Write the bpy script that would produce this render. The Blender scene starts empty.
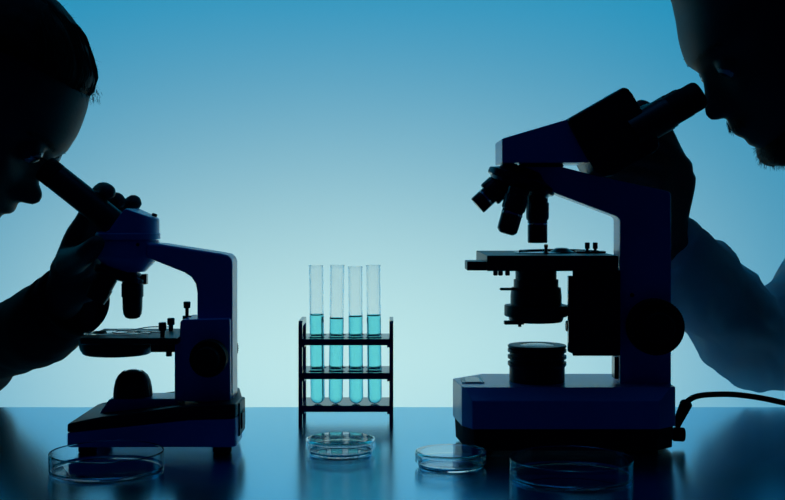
import bpy, bmesh, math, random
from mathutils import Vector, Matrix, noise

random.seed(7)
SC = bpy.context.scene
COL = SC.collection
PI = math.pi
F = 1200.0          # focal length in pixels of the 785 x 500 frame
HY = 212.0          # eye level row
CZ = 0.97           # eye height
TZ = 0.75           # table top


def P(px, py, Y):
    """measured point of the photograph at depth Y -> world"""
    return Vector(((px - 392.5) / F * Y, Y, CZ - (py - HY) / F * Y))


def PX(px, Y):
    return (px - 392.5) / F * Y


def PZ(py, Y):
    return CZ - (py - HY) / F * Y


# ------------------------------------------------------------------ materials
def mat(name, color, rough=0.5, metal=0.0, spec=0.5, trans=0.0, ior=1.45, sheen=0.0,
        noise_scale=None, noise_amt=0.0, bump=0.0, bump_scale=200.0, coat=0.0, stretch=None):
    m = bpy.data.materials.new(name)
    m.use_nodes = True
    nt = m.node_tree
    b = nt.nodes['Principled BSDF']
    b.inputs['Base Color'].default_value = (*color, 1)
    b.inputs['Roughness'].default_value = rough
    b.inputs['Metallic'].default_value = metal
    b.inputs['Specular IOR Level'].default_value = spec
    b.inputs['Transmission Weight'].default_value = trans
    b.inputs['IOR'].default_value = ior
    b.inputs['Sheen Weight'].default_value = sheen
    b.inputs['Coat Weight'].default_value = coat
    b.inputs['Coat Roughness'].default_value = 0.08
    tc = nt.nodes.new('ShaderNodeTexCoord')
    src = tc.outputs['Object']
    if stretch:
        mp = nt.nodes.new('ShaderNodeMapping')
        mp.inputs['Scale'].default_value = stretch
        nt.links.new(src, mp.inputs['Vector'])
        src = mp.outputs['Vector']
    if noise_scale:
        n = nt.nodes.new('ShaderNodeTexNoise')
        n.inputs['Scale'].default_value = noise_scale
        n.inputs['Detail'].default_value = 4
        nt.links.new(src, n.inputs['Vector'])
        mx = nt.nodes.new('ShaderNodeMix')
        mx.data_type = 'RGBA'
        nt.links.new(n.outputs['Fac'], mx.inputs['Factor'])
        mx.inputs['A'].default_value = (*[c * (1 - noise_amt) for c in color], 1)
        mx.inputs['B'].default_value = (*[min(1, c * (1 + noise_amt)) for c in color], 1)
        nt.links.new(mx.outputs['Result'], b.inputs['Base Color'])
    if bump:
        n2 = nt.nodes.new('ShaderNodeTexNoise')
        n2.inputs['Scale'].default_value = bump_scale
        n2.inputs['Detail'].default_value = 3
        nt.links.new(src, n2.inputs['Vector'])
        bp = nt.nodes.new('ShaderNodeBump')
        bp.inputs['Strength'].default_value = bump
        bp.inputs['Distance'].default_value = 0.001
        nt.links.new(n2.outputs['Fac'], bp.inputs['Height'])
        nt.links.new(bp.outputs['Normal'], b.inputs['Normal'])
    return m


def fabric(name, color, transl, weight):
    m = mat(name, color, rough=0.9, spec=0.2, noise_scale=90, noise_amt=0.08, bump=0.25, bump_scale=900)
    nt = m.node_tree
    b = nt.nodes['Principled BSDF']
    t = nt.nodes.new('ShaderNodeBsdfTranslucent')
    t.inputs['Color'].default_value = (*transl, 1)
    mx = nt.nodes.new('ShaderNodeMixShader')
    mx.inputs['Fac'].default_value = weight
    nt.links.new(b.outputs[0], mx.inputs[1])
    nt.links.new(t.outputs[0], mx.inputs[2])
    nt.links.new(mx.outputs[0], nt.nodes['Material Output'].inputs['Surface'])
    return m


M = {}
M['wall'] = mat('backdrop_paint', (0.8, 0.8, 0.8), rough=0.95, spec=0.1, noise_scale=3, noise_amt=0.015)
M['floor'] = mat('floor_vinyl', (0.05, 0.055, 0.06), rough=0.6, noise_scale=20, noise_amt=0.2)
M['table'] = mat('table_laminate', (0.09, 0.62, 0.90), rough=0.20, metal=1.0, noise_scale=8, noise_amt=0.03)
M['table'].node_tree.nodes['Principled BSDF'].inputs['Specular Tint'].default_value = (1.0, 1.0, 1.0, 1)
M['table_leg'] = mat('table_leg_metal', (0.1, 0.1, 0.11), rough=0.4, metal=0.8, noise_scale=10, noise_amt=0.05)
M['enamel'] = mat('blue_enamel', (0.20, 0.27, 0.72), rough=0.34, coat=0.25, noise_scale=40, noise_amt=0.03, bump=0.05, bump_scale=700)
M['black'] = mat('black_plastic', (0.010, 0.010, 0.012), rough=0.42, noise_scale=60, noise_amt=0.1)
M['rubber'] = mat('black_rubber', (0.008, 0.008, 0.009), rough=0.7, spec=0.25, noise_scale=60, noise_amt=0.1)
M['dark_metal'] = mat('dark_lacquered_metal', (0.03, 0.03, 0.04), rough=0.22, metal=0.6, noise_scale=60, noise_amt=0.1)
M['chrome'] = mat('polished_steel', (0.7, 0.72, 0.75), rough=0.18, metal=1.0, noise_scale=60, noise_amt=0.04)
M['plate'] = mat('pale_plate', (0.6, 0.62, 0.65), rough=0.3, noise_scale=60, noise_amt=0.04)
M['rack'] = mat('dark_blue_plastic', (0.010, 0.016, 0.10), rough=0.16, noise_scale=60, noise_amt=0.1)
M['glass'] = mat('clear_glass', (1.0, 1.0, 1.0), rough=0.0, trans=1.0, ior=1.42, noise_scale=5, noise_amt=0.003)
M['lens'] = mat('lens_glass', (0.9, 0.95, 1.0), rough=0.02, trans=1.0, ior=1.5, noise_scale=5, noise_amt=0.005)
M['liquid'] = mat('cyan_liquid', (0.26, 0.90, 0.93), rough=0.0, trans=1.0, ior=1.33, noise_scale=5, noise_amt=0.01)
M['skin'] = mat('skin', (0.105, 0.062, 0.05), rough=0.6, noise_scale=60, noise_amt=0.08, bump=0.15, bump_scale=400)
M['hair'] = mat('dark_hair', (0.008, 0.006, 0.005), rough=0.65, spec=0.2, noise_scale=80, noise_amt=0.4, bump=0.6, bump_scale=300, stretch=(1, 1, 0.15))
M['knit'] = fabric('dark_knit', (0.02, 0.024, 0.03), (0.02, 0.03, 0.04), 0.15)
M['shirt'] = fabric('pale_shirt', (0.50, 0.62, 0.72), (0.70, 0.84, 0.95), 0.5)
M['trousers'] = fabric('dark_trousers', (0.02, 0.02, 0.025), (0.02, 0.02, 0.025), 0.05)
M['eye'] = mat('eyeball', (0.7, 0.7, 0.7), rough=0.1, noise_scale=30, noise_amt=0.05)


# ------------------------------------------------------------------ mesh tools
def finish(bm, angle=38):
    bmesh.ops.remove_doubles(bm, verts=bm.verts, dist=1e-6)
    bmesh.ops.recalc_face_normals(bm, faces=bm.faces)
    lim = math.radians(angle)
    for f in bm.faces:
        f.smooth = True
    for e in bm.edges:
        if len(e.link_faces) == 2:
            e.smooth = e.calc_face_angle(0) < lim


def obj(name, bm, material, parent=None, origin=None, angle=38):
    """one bmesh (world coordinates) -> ONE mesh object"""
    finish(bm, angle)
    me = bpy.data.meshes.new(name)
    if parent is not None:
        origin = root_of(parent).location
    if origin is None:
        origin = Vector((0, 0, 0))
    bmesh.ops.translate(bm, verts=bm.verts, vec=-Vector(origin))
    bm.to_mesh(me)
    bm.free()
    me.materials.append(material)
    o = bpy.data.objects.new(name, me)
    COL.objects.link(o)
    if angle < 100:
        wn = o.modifiers.new('weighted_normal', 'WEIGHTED_NORMAL')
        wn.keep_sharp = True
        wn.weight = 80
    if parent is not None:
        o.parent = parent
    else:
        o.location = origin
    return o


def root_of(o):
    while o.parent is not None:
        o = o.parent
    return o


def tag(o, label, cat, group=None):
    o['label'] = label
    o['category'] = cat
    if group:
        o['group'] = group
    return o


def thing(name, label, cat, loc, group=None):
    o = bpy.data.objects.new(name, None)
    o.empty_display_size = 0.02
    COL.objects.link(o)
    o.location = loc
    return tag(o, label, cat, group)


def bev(bm, w, seg=2, angle=25):
    if w <= 0:
        return
    lim = math.radians(angle)
    es = [e for e in bm.edges if len(e.link_faces) == 2 and e.calc_face_angle(0) > lim]
    bmesh.ops.bevel(bm, geom=es, offset=w, offset_type='OFFSET', segments=seg, profile=0.5,
                    affect='EDGES', clamp_overlap=True)


def merge(dst, src):
    me = bpy.data.meshes.new('tmp')
    src.to_mesh(me)
    src.free()
    dst.from_mesh(me)
    bpy.data.meshes.remove(me)


def add_hull(bm, bottom, top, bevel=0.0, seg=2):
    """closed solid between two rings of the same length"""
    t = bmesh.new()
    a = [t.verts.new(v) for v in bottom]
    b = [t.verts.new(v) for v in top]
    n = len(a)
    t.faces.new(a[::-1])
    t.faces.new(b)
    for i in range(n):
        j = (i + 1) % n
        t.faces.new((a[i], a[j], b[j], b[i]))
    bmesh.ops.recalc_face_normals(t, faces=t.faces)
    bev(t, bevel, seg)
    merge(bm, t)


def add_box(bm, lo, hi, bevel=0.0, seg=2):
    x0, y0, z0 = lo
    x1, y1, z1 = hi
    q = [(x0, y0), (x1, y0), (x1, y1), (x0, y1)]
    add_hull(bm, [(x, y, z0) for x, y in q], [(x, y, z1) for x, y in q], bevel, seg)


def add_side(bm, pts, Yf, Yb, Yref=None, bevel=0.0, seg=2):
    """solid with a side outline measured at depth Yref, spanning Yf..Yb"""
    Yref = Yref or Yf
    q = [(PX(x, Yref), PZ(y, Yref)) for x, y in pts]
    add_hull(bm, [(x, Yf, z) for x, z in q], [(x, Yb, z) for x, z in q], bevel, seg)


def add_plan(bm, plan, zb, zt, bevel=0.0, seg=2):
    fb = zb if callable(zb) else (lambda x, y: zb)
    ft = zt if callable(zt) else (lambda x, y: zt)
    add_hull(bm, [(x, y, fb(x, y)) for x, y in plan], [(x, y, ft(x, y)) for x, y in plan], bevel, seg)


def frame_of(axis):
    a = Vector(axis).normalized()
    h = Vector((0, 1, 0)) if abs(a.y) < 0.9 else Vector((1, 0, 0))
    u = a.cross(h).normalized()
    v = a.cross(u).normalized()
    return a, u, v


def add_lathe(bm, profile, origin, axis=(0, 0, 1), seg=48, closed=False, knurl=0.0, knurl_rng=None):
    """revolve (r, h) about origin along axis; ends at r=0 close the solid"""
    t = bmesh.new()
    a, u, v = frame_of(axis)
    o = Vector(origin)
    rings = []
    for k, (r, h) in enumerate(profile):
        if r < 1e-7:
            rings.append([t.verts.new(o + a * h)])
        else:
            ring = []
            for i in range(seg):
                rr = r
                if knurl and knurl_rng and knurl_rng[0] <= k <= knurl_rng[1] and i % 2:
                    rr = r - knurl
                th = 2 * PI * i / seg
                ring.append(t.verts.new(o + a * h + (u * math.cos(th) + v * math.sin(th)) * rr))
            rings.append(ring)
    pairs = list(zip(rings[:-1], rings[1:]))
    if closed:
        pairs.append((rings[-1], rings[0]))
    for A, B in pairs:
        if len(A) == 1 and len(B) == 1:
            continue
        for i in range(seg):
            j = (i + 1) % seg
            if len(A) == 1:
                t.faces.new((A[0], B[j], B[i]))
            elif len(B) == 1:
                t.faces.new((A[i], A[j], B[0]))
            else:
                t.faces.new((A[i], A[j], B[j], B[i]))
    if not closed:
        for R in (rings[0], rings[-1]):
            if len(R) > 1:
                t.faces.new(R)
    bmesh.ops.recalc_face_normals(t, faces=t.faces)
    merge(bm, t)


def add_cyl(bm, p0, p1, r, r2=None, seg=32, cham=0.0):
    p0, p1 = Vector(p0), Vector(p1)
    L = (p1 - p0).length
    r2 = r if r2 is None else r2
    if cham:
        prof = [(0, 0), (r - cham, 0), (r, cham), (r2, L - cham), (r2 - cham, L), (0, L)]
    else:
        prof = [(0, 0), (r, 0), (r2, L), (0, L)]
    add_lathe(bm, prof, p0, p1 - p0, seg)


def catmull(pts, n):
    pts = [Vector(p) for p in pts]
    out = []
    for i in range(len(pts) - 1):
        p0 = pts[max(i - 1, 0)]
        p1, p2 = pts[i], pts[i + 1]
        p3 = pts[min(i + 2, len(pts) - 1)]
        for k in range(n):
            t = k / n
            out.append(0.5 * ((2 * p1) + (p2 - p0) * t + (2 * p0 - 5 * p1 + 4 * p2 - p3) * t * t
                              + (3 * p1 - p0 - 3 * p2 + p3) * t ** 3))
    out.append(pts[-1])
    return out


def add_sweep(bm, pts, radii, seg=16, cap=True, squash=None):
    """tube along pts with per-point radii and rounded ends"""
    pts = [Vector(p) for p in pts]
    if not hasattr(radii, '__len__'):
        radii = [radii] * len(pts)
    t = bmesh.new()
    tang = []
    for i in range(len(pts)):
        d = pts[min(i + 1, len(pts) - 1)] - pts[max(i - 1, 0)]
        tang.append(d.normalized())
    a, u, v = frame_of(tang[0])
    rings = []

    def ring(c, uu, vv, r):
        return [t.verts.new(c + (uu * math.cos(2 * PI * k / seg) + vv * math.sin(2 * PI * k / seg)) * r)
                for k in range(seg)]
    seq = []
    for i, p in enumerate(pts):
        if i:
            q = tang[i - 1].rotation_difference(tang[i])
            u = q @ u
            v = q @ v
        seq.append((p, u.copy(), v.copy(), radii[i], tang[i]))
    if cap:
        p, uu, vv, r, tg = seq[0]
        rings.append([t.verts.new(p - tg * r)])
        for k in (60, 30):
            rings.append(ring(p - tg * r * math.sin(math.radians(k)), uu, vv, r * math.cos(math.radians(k))))
    for p, uu, vv, r, tg in seq:
        rings.append(ring(p, uu, vv, r))
    if cap:
        p, uu, vv, r, tg = seq[-1]
        for k in (30, 60):
            rings.append(ring(p + tg * r * math.sin(math.radians(k)), uu, vv, r * math.cos(math.radians(k))))
        rings.append([t.verts.new(p + tg * r)])
    for A, B in zip(rings[:-1], rings[1:]):
        for i in range(seg):
            j = (i + 1) % seg
            if len(A) == 1:
                t.faces.new((A[0], B[j], B[i]))
            elif len(B) == 1:
                t.faces.new((A[i], A[j], B[0]))
            else:
                t.faces.new((A[i], A[j], B[j], B[i]))
    if not cap:
        t.faces.new(rings[0])
        t.faces.new(rings[-1])
    bmesh.ops.recalc_face_normals(t, faces=t.faces)
    merge(bm, t)


def add_ellipsoid(bm, c, rx, ry, rz, rot=None, seg=24):
    t = bmesh.new()
    bmesh.ops.create_uvsphere(t, u_segments=seg, v_segments=seg // 2, radius=1)
    m = Matrix.Diagonal((rx, ry, rz, 1))
    if rot is not None:
        m = rot.to_4x4() @ m
    bmesh.ops.transform(t, matrix=Matrix.Translation(Vector(c)) @ m, verts=t.verts)
    merge(bm, t)


def remesh(bm, voxel, smooth_iter=3, fac=0.5):
    """fuse overlapping solids into one continuous surface"""
    me = bpy.data.meshes.new('tmp')
    bm.to_mesh(me)
    bm.free()
    o = bpy.data.objects.new('tmp', me)
    COL.objects.link(o)
    r = o.modifiers.new('r', 'REMESH')
    r.mode = 'VOXEL'
    r.voxel_size = voxel
    if smooth_iter:
        s = o.modifiers.new('s', 'SMOOTH')
        s.iterations = smooth_iter
        s.factor = fac
    dg = bpy.context.evaluated_depsgraph_get()
    dg.update()
    me2 = bpy.data.meshes.new_from_object(o.evaluated_get(dg))
    bpy.data.objects.remove(o)
    bpy.data.meshes.remove(me)
    out = bmesh.new()
    out.from_mesh(me2)
    bpy.data.meshes.remove(me2)
    return out


def boolean_cut(bm, cutters):
    me = bpy.data.meshes.new('tmp')
    bm.to_mesh(me)
    bm.free()
    mc = bpy.data.meshes.new('tmpc')
    cutters.to_mesh(mc)
    cutters.free()
    o = bpy.data.objects.new('tmp', me)
    c = bpy.data.objects.new('tmpc', mc)
    COL.objects.link(o)
    COL.objects.link(c)
    b = o.modifiers.new('b', 'BOOLEAN')
    b.object = c
    b.operation = 'DIFFERENCE'
    b.solver = 'EXACT'
    dg = bpy.context.evaluated_depsgraph_get()
    dg.update()
    me2 = bpy.data.meshes.new_from_object(o.evaluated_get(dg))
    bpy.data.objects.remove(o)
    bpy.data.objects.remove(c)
    out = bmesh.new()
    out.from_mesh(me2)
    return out


def interp(tab, x):
    tab = sorted(tab)
    if x <= tab[0][0]:
        return tab[0][1]
    for (a, fa), (b, fb) in zip(tab[:-1], tab[1:]):
        if x <= b:
            t = (x - a) / (b - a)
            return fa + (fb - fa) * t
    return tab[-1][1]


def sinterp(tab, x, h):
    return (interp(tab, x - h) + 2 * interp(tab, x) + interp(tab, x + h)) / 4


# ------------------------------------------------------------------ the setting
WALL_Y = 2.2
bm = bmesh.new()
add_box(bm, (-3, WALL_Y, 0), (3, WALL_Y + 0.08, 3.0))
o = obj('wall_back', bm, M['wall'])
o['kind'] = 'structure'
bm = bmesh.new()
add_box(bm, (-3, -1.0, -0.06), (3, WALL_Y, 0))
o = obj('floor', bm, M['floor'])
o['kind'] = 'structure'

tb = thing('laboratory_table', 'dark glossy blue table under the microscopes, rack and glass dishes', 'table', Vector((0, 1.0, 0)))
bm = bmesh.new()
add_box(bm, (-0.47, 0.62, TZ - 0.03), (0.47, 1.354, TZ), 0.0012, 2)
obj('tabletop', bm, M['table'], tb)
for sx in (-1, 1):
    for y in (0.67, 1.30):
        bm = bmesh.new()
        add_box(bm, (sx * 0.42 - 0.02, y - 0.02, 0), (sx * 0.42 + 0.02, y + 0.02, TZ - 0.03), 0.002)
        obj('leg', bm, M['table_leg'], tb)


# ------------------------------------------------------------------ left microscope
def build_left_microscope():
    Ym = 1.14
    s = Ym / F
    root = thing('microscope', 'blue monocular microscope at left with the woman bent over its single slanted tube', 'microscope',
                 Vector((-0.215, Ym, TZ)))
    E, K = M['enamel'], M['black']
    Yf, Yb = 1.083, 1.197
    xl, xr = PX(67, Yf), PX(236, Yf)
    plan = [(xl, Yf), (xr - 0.004, Yf), (xr - 0.001, Yf + 0.0015), (xr, Yf + 0.006), (xr, 1.128), (xr - 0.010, 1.188),
            (xr - 0.02, Yb), (xl + 0.004, Yb), (xl, Yb - 0.006)]
    zt = lambda x, y: interp([(xl, 0.7706), (PX(190, Yf), 0.7823), (xr, 0.7834)], x)
    # split the front edge so that the wedge has its knee
    knee = PX(190, Yf)
    plan2 = [plan[0], (PX(100, Yf), Yf), (PX(175, Yf), Yf), (knee, Yf)] + plan[1:7] + [(knee, Yb), (PX(175, Yf), Yb), (PX(100, Yf), Yb)] + plan[7:]
    bm = bmesh.new()
    add_plan(bm, plan2, 0.7575, zt, 0.0012)
    obj('base', bm, E, root)
    zt2 = lambda x, y: interp([(xl, 0.7787), (PX(100, Yf), 0.7850), (PX(175, Yf), 0.7940), (xr, 0.7967)], x)
    bm = bmesh.new()
    add_plan(bm, plan2, lambda x, y: zt(x, y) + 0.0002, zt2, 0.0016)
    obj('base_cover', bm, K, root)
    # plinth with sloped left end
    bm = bmesh.new()
    Yp = 1.112
    add_side(bm, [(97, 417), (109, 399.2), (178, 398.6), (178, 412), (110, 416)], Yp, 1.150, Yp, 0.0015)
    obj('plinth', bm, E, root)
    # lamp dome
    bm = bmesh.new()
    c = Vector((PX(133, 1.131), 1.131, 0.7960))
    add_lathe(bm, [(0, 0), (0.0182, 0), (0.0182, 0.003), (0.0176, 0.009), (0.0162, 0.0155), (0.0138, 0.0204), (0.0105, 0.0234),
                   (0.0095, 0.0242), (0.0085, 0.0238), (0, 0.0238)], c, seg=64, knurl=0.0006, knurl_rng=(1, 4))
    lamp = obj('lamp_housing', bm, K, root)
    bm = bmesh.new()
    add_lathe(bm, [(0, 0.0234), (0.0082, 0.0234), (0.0078, 0.0244), (0.004, 0.0256), (0, 0.0259)], c, seg=32)
    obj('lamp_lens', bm, M['lens'], lamp)
    # housing and arm
    bm = bmesh.new()
    add_side(bm, [(174.5, 401), (174.5, 340), (179.5, 338.5), (180, 322), (182.5, 319.5), (228, 318.5), (230, 320), (230.5, 403)], 1.110, 1.162, 1.110, 0.0016, 3)
    obj('focus_housing', bm, E, root)
    bm = bmesh.new()
    add_side(bm, [(146, 243), (160, 244), (220, 253.4), (227, 255), (231, 258), (232.3, 263), (232.5, 404), (197, 404), (197, 293), (195.5, 284),
                  (191, 277), (184, 272.5), (150, 259), (146, 258)], 1.118, 1.156, 1.118, 0.0022, 3)
    obj('arm', bm, E, root)
    # focus knobs, one on either side
    for sgn, y0 in ((-1, 1.110), (1, 1.162)):
        bm = bmesh.new()
        cc = Vector((PX(209, 1.10), y0, PZ(358, 1.10)))
        add_lathe(bm, [(0, -0.004), (0.0165, -0.004), (0.0165, 0.002), (0.0172, 0.003), (0.0172, 0.017), (0.0165, 0.018), (0.0115, 0.0185),
                       (0.0112, 0.026), (0.0105, 0.027), (0, 0.027)], cc, (0, sgn, 0), seg=96, knurl=0.0006, knurl_rng=(3, 4))
        obj('focus_knob', bm, M['rubber'], root)
    # viewing head: lower drum, upper wedge
    cx = PX(128, Ym)
    bm = bmesh.new()
    add_lathe(bm, [(0, PZ(271.5, Ym)), (0.0165, PZ(271.5, Ym)), (0.0185, PZ(269.5, Ym)), (0.0285, PZ(258, Ym)), (0.0292, PZ(254, Ym)),
                   (0.0292, PZ(241, Ym)), (0.0285, PZ(240.2, Ym)), (0, PZ(240.2, Ym))], (cx, Ym, 0), seg=64)
    obj('nosepiece_mount', bm, E, root)
    bm = bmesh.new()
    t = bmesh.new()
    zb0, zb1, zb2 = PZ(239.3, Ym), PZ(233.5, Ym), PZ(232.8, Ym)
    rb, rt = 0.0303, 0.0294
    n = 72
    peak = cx + 5 * s
    zpk = PZ(206.8, Ym)

    def top(x):
        zr = PZ(219, Ym) + (cx + rt - x) * 0.40
        zl = zpk - (peak - x) * 1.30
        return min(zr, zl, zpk)
    prof = [(0.0272, PZ(240.4, Ym)), (0.0272, zb0), (rb, zb0 + 0.0003), (rb, zb1), (rt, zb2)]
    rings = []
    for r, z in prof:
        rings.append([t.verts.new((cx + r * math.cos(2 * PI * i / n), Ym + r * math.sin(2 * PI * i / n), z)) for i in range(n)])
    for q, dz in ((rt, -0.0012), (rt - 0.0004, -0.0004), (rt - 0.0014, 0.0), (rt * 0.8, 0), (rt * 0.6, 0), (rt * 0.4, 0), (rt * 0.2, 0)):
        rings.append([t.verts.new((cx + q * math.cos(2 * PI * i / n), Ym + q * math.sin(2 * PI * i / n),
                                   max(top(cx + q * math.cos(2 * PI * i / n)) + dz, zb2 + 0.001))) for i in range(n)])
    for A, B in zip(rings[:-1], rings[1:]):
        for i in range(n):
            t.faces.new((A[i], A[(i + 1) % n], B[(i + 1) % n], B[i]))
    t.faces.new(rings[0])
    t.faces.new(rings[-1])
    merge(bm, t)
    obj('viewing_head', bm, E, root)
    bm = bmesh.new()
    add_cyl(bm, P(154, 216.5, Ym), P(155, 213.6, Ym), 0.0026, seg=20, cham=0.0005)
    obj('lock_screw', bm, K, root)
    bm = bmesh.new()
    add_cyl(bm, P(143.5, 244, Ym) + Vector((0, -0.0245, 0)), P(143.5, 244, Ym) + Vector((0, -0.0262, 0)), 0.0016, seg=16)
    obj('set_screw', bm, K, root)
    # slanted tube
    p0 = P(43.8, 167.2, Ym)
    p1 = P(117, 225.2, Ym)
    d = p1 - p0
    L = d.length
    r = 0.0127
    bm = bmesh.new()
    add_lathe(bm, [(0, 0.0155), (r - 0.0006, 0.0155), (r, 0.016), (r, L - 0.004), (r - 0.001, L), (0, L)], p0, d, seg=64)
    tube = obj('eyepiece_tube', bm, K, root)
    bm = bmesh.new()
    add_lathe(bm, [(0, 0.0025), (0.008, 0.0025), (0.009, 0.0006), (0.0105, 0), (r - 0.0008, 0.0006), (r + 0.0001, 0.002), (r + 0.0001, 0.0145),
                   (r - 0.0008, 0.0155), (0, 0.0155)], p0, d, seg=64)
    ey = obj('eyepiece', bm, M['rubber'], tube)
    # revolving nosepiece and objectives
    nd = Vector((-16, 0, -51)).normalized()
    nc = P(121, 272, Ym)
    bm = bmesh.new()
    add_lathe(bm, [(0, -0.004), (0.018, -0.004), (0.0225, -0.001), (0.0245, 0.0), (0.0250, 0.0015), (0.0250, 0.0042), (0.0238, 0.0055), (0.016, 0.007), (0, 0.007)],
              nc, nd, seg=96)
    nose = obj('revolving_nosepiece', bm, M['dark_metal'], root)
    bm = bmesh.new()
    add_box(bm, P(144, 280, Ym) + Vector((-0.002, -0.004, -0.004)), P(145.2, 275, Ym) + Vector((0.002, 0.004, 0.001)), 0.0006)
    obj('click_stop', bm, M['dark_metal'], nose)
    bm = bmesh.new()
    a0, a1 = P(132.5, 277, Ym), P(132.5, 318.5, Ym)
    add_lathe(bm, [(0, 0), (0.0098, 0), (0.0098, 0.006), (0.0103, 0.0065), (0.0103, 0.0185), (0.0095, 0.0192), (0.0092, 0.030),
                   (0.0085, 0.0350), (0.0068, 0.0382), (0.004, 0.0395), (0, 0.0395)], a0, a1 - a0, seg=48)
    obj('objective', bm, K, root)
    bm = bmesh.new()
    ax = Vector((-11, 0, -20)).normalized()
    a0 = P(108.5, 275, Ym)
    add_lathe(bm, [(0, 0), (0.0100, 0), (0.0100, 0.012), (0.0108, 0.0125), (0.0108, 0.0215), (0.0100, 0.0240), (0.0098, 0.0265), (0.006, 0.027), (0, 0.027)],
              a0, ax, seg=48)
    obj('objective', bm, K, root)
    # stage
    z1 = 0.855
    bm = bmesh.new()
    sx0, sx1 = PX(80, 1.095), PX(177.5, 1.095)
    add_box(bm, (sx0, 1.095, 0.8490), (sx1, 1.185, z1), 0.0012, 2)
    stage = obj('stage', bm, K, root)
    bm = bmesh.new()
    cs = Vector((PX(117, Ym), Ym, 0))
    add_lathe(bm, [(0, 0.8492), (0.0352, 0.8492), (0.0352, 0.8440), (0.0343, 0.8400), (0.0318, 0.8362), (0.0300, 0.8352), (0, 0.8350)], cs, seg=64)
    obj('diaphragm_disc', bm, K, root)
    bm = bmesh.new()
    add_box(bm, (PX(150, 1.11), 1.112, 0.8400), (PX(178, 1.11), 1.165, 0.8492), 0.0010)
    obj('stage_bracket', bm, K, stage)
    bm = bmesh.new()
    add_cyl(bm, (PX(169, 1.11), 1.11, 0.8495), (PX(169, 1.11), 1.11, 0.8365), 0.0028, seg=20, cham=0.0006)
    obj('stage_screw', bm, K, stage)
    for (px, y, ytip, zk) in ((162.5, 1.108, 1.124, 0.0125), (171, 1.165, 1.15, 0.0115)):
        x = PX(px, y)
        bm = bmesh.new()
        pts = catmull([(x, y, z1 + 0.0034), (x - 0.018, y + (ytip - y) * 0.5, z1 + 0.0042), (x - 0.036, ytip, z1 + 0.0020), (x - 0.046, ytip, z1 + 0.0016),
                       (x - 0.050, ytip, z1 + 0.0026)], 6)
        for q0, q1 in zip(pts[:-1], pts[1:]):
            w = Vector((0, 0.0024, 0))
            h = Vector((0, 0, 0.00035))
            add_hull(bm, [q0 - w - h, q0 + w - h, q1 + w - h, q1 - w - h], [q0 - w + h, q0 + w + h, q1 + w + h, q1 - w + h])
        clip = obj('stage_clip', bm, M['chrome'], stage)
        bm = bmesh.new()
        add_lathe(bm, [(0, -0.001), (0.0022, -0.001), (0.0022, 0.0052), (0.0036, 0.0056), (0.0036, zk), (0.003, zk + 0.0006), (0, zk + 0.0006)],
                  (x, y, z1), seg=24)
        obj('clip_knob', bm, K, clip)
    bm = bmesh.new()
    x, y, z = PX(187, Ym), Ym, PZ(318.8, 1.13)
    add_lathe(bm, [(0, -0.002), (0.0042, -0.002), (0.0042, 0.002), (0.0017, 0.0022), (0.0017, 0.0090), (0.0032, 0.0094), (0.0034, 0.0150), (0.0028, 0.0155), (0, 0.0155)],
              (x, y, z), seg=24)
    obj('stop_screw', bm, K, root)
    # feet and rear socket
    for x, y in ((PX(86, 1.095), 1.100), (PX(222, 1.095), 1.098), (PX(104, 1.18), 1.178), (PX(222, 1.18), 1.172)):
        bm = bmesh.new()
        add_lathe(bm, [(0, TZ), (0.0075, TZ), (0.0085, TZ + 0.001), (0.0085, 0.7582), (0, 0.7582)], (x, y, 0), seg=32)
        obj('foot', bm, M['rubber'], root)
    bm = bmesh.new()
    add_box(bm, (xr - 0.004, 1.100, 0.7640), (xr + 0.0016, 1.138, 0.7950), 0.0015, 2)
    add_box(bm, (xr + 0.001, 1.106, 0.7700), (xr + 0.0030, 1.128, 0.7850), 0.0006, 1)
    obj('power_socket', bm, K, root)
    return z1


z_stage_left = build_left_microscope()

bm = bmesh.new()
sl = thing('microscope_slide', 'thin glass slide under the clips on the left microscope stage', 'microscope slide',
           Vector((PX(119, 1.137), 1.137, z_stage_left)))
add_box(bm, sl.location + Vector((-0.030, -0.0125, 0.0001)), sl.location + Vector((0.030, 0.0125, 0.0012)), 0.0002, 1)
obj('glass_plate', bm, M['glass'], sl)
bm = bmesh.new()
add_box(bm, sl.location + Vector((-0.010, -0.009, 0.00125)), sl.location + Vector((0.008, 0.009, 0.0014)))
obj('cover_glass', bm, M['glass'], sl)


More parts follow.
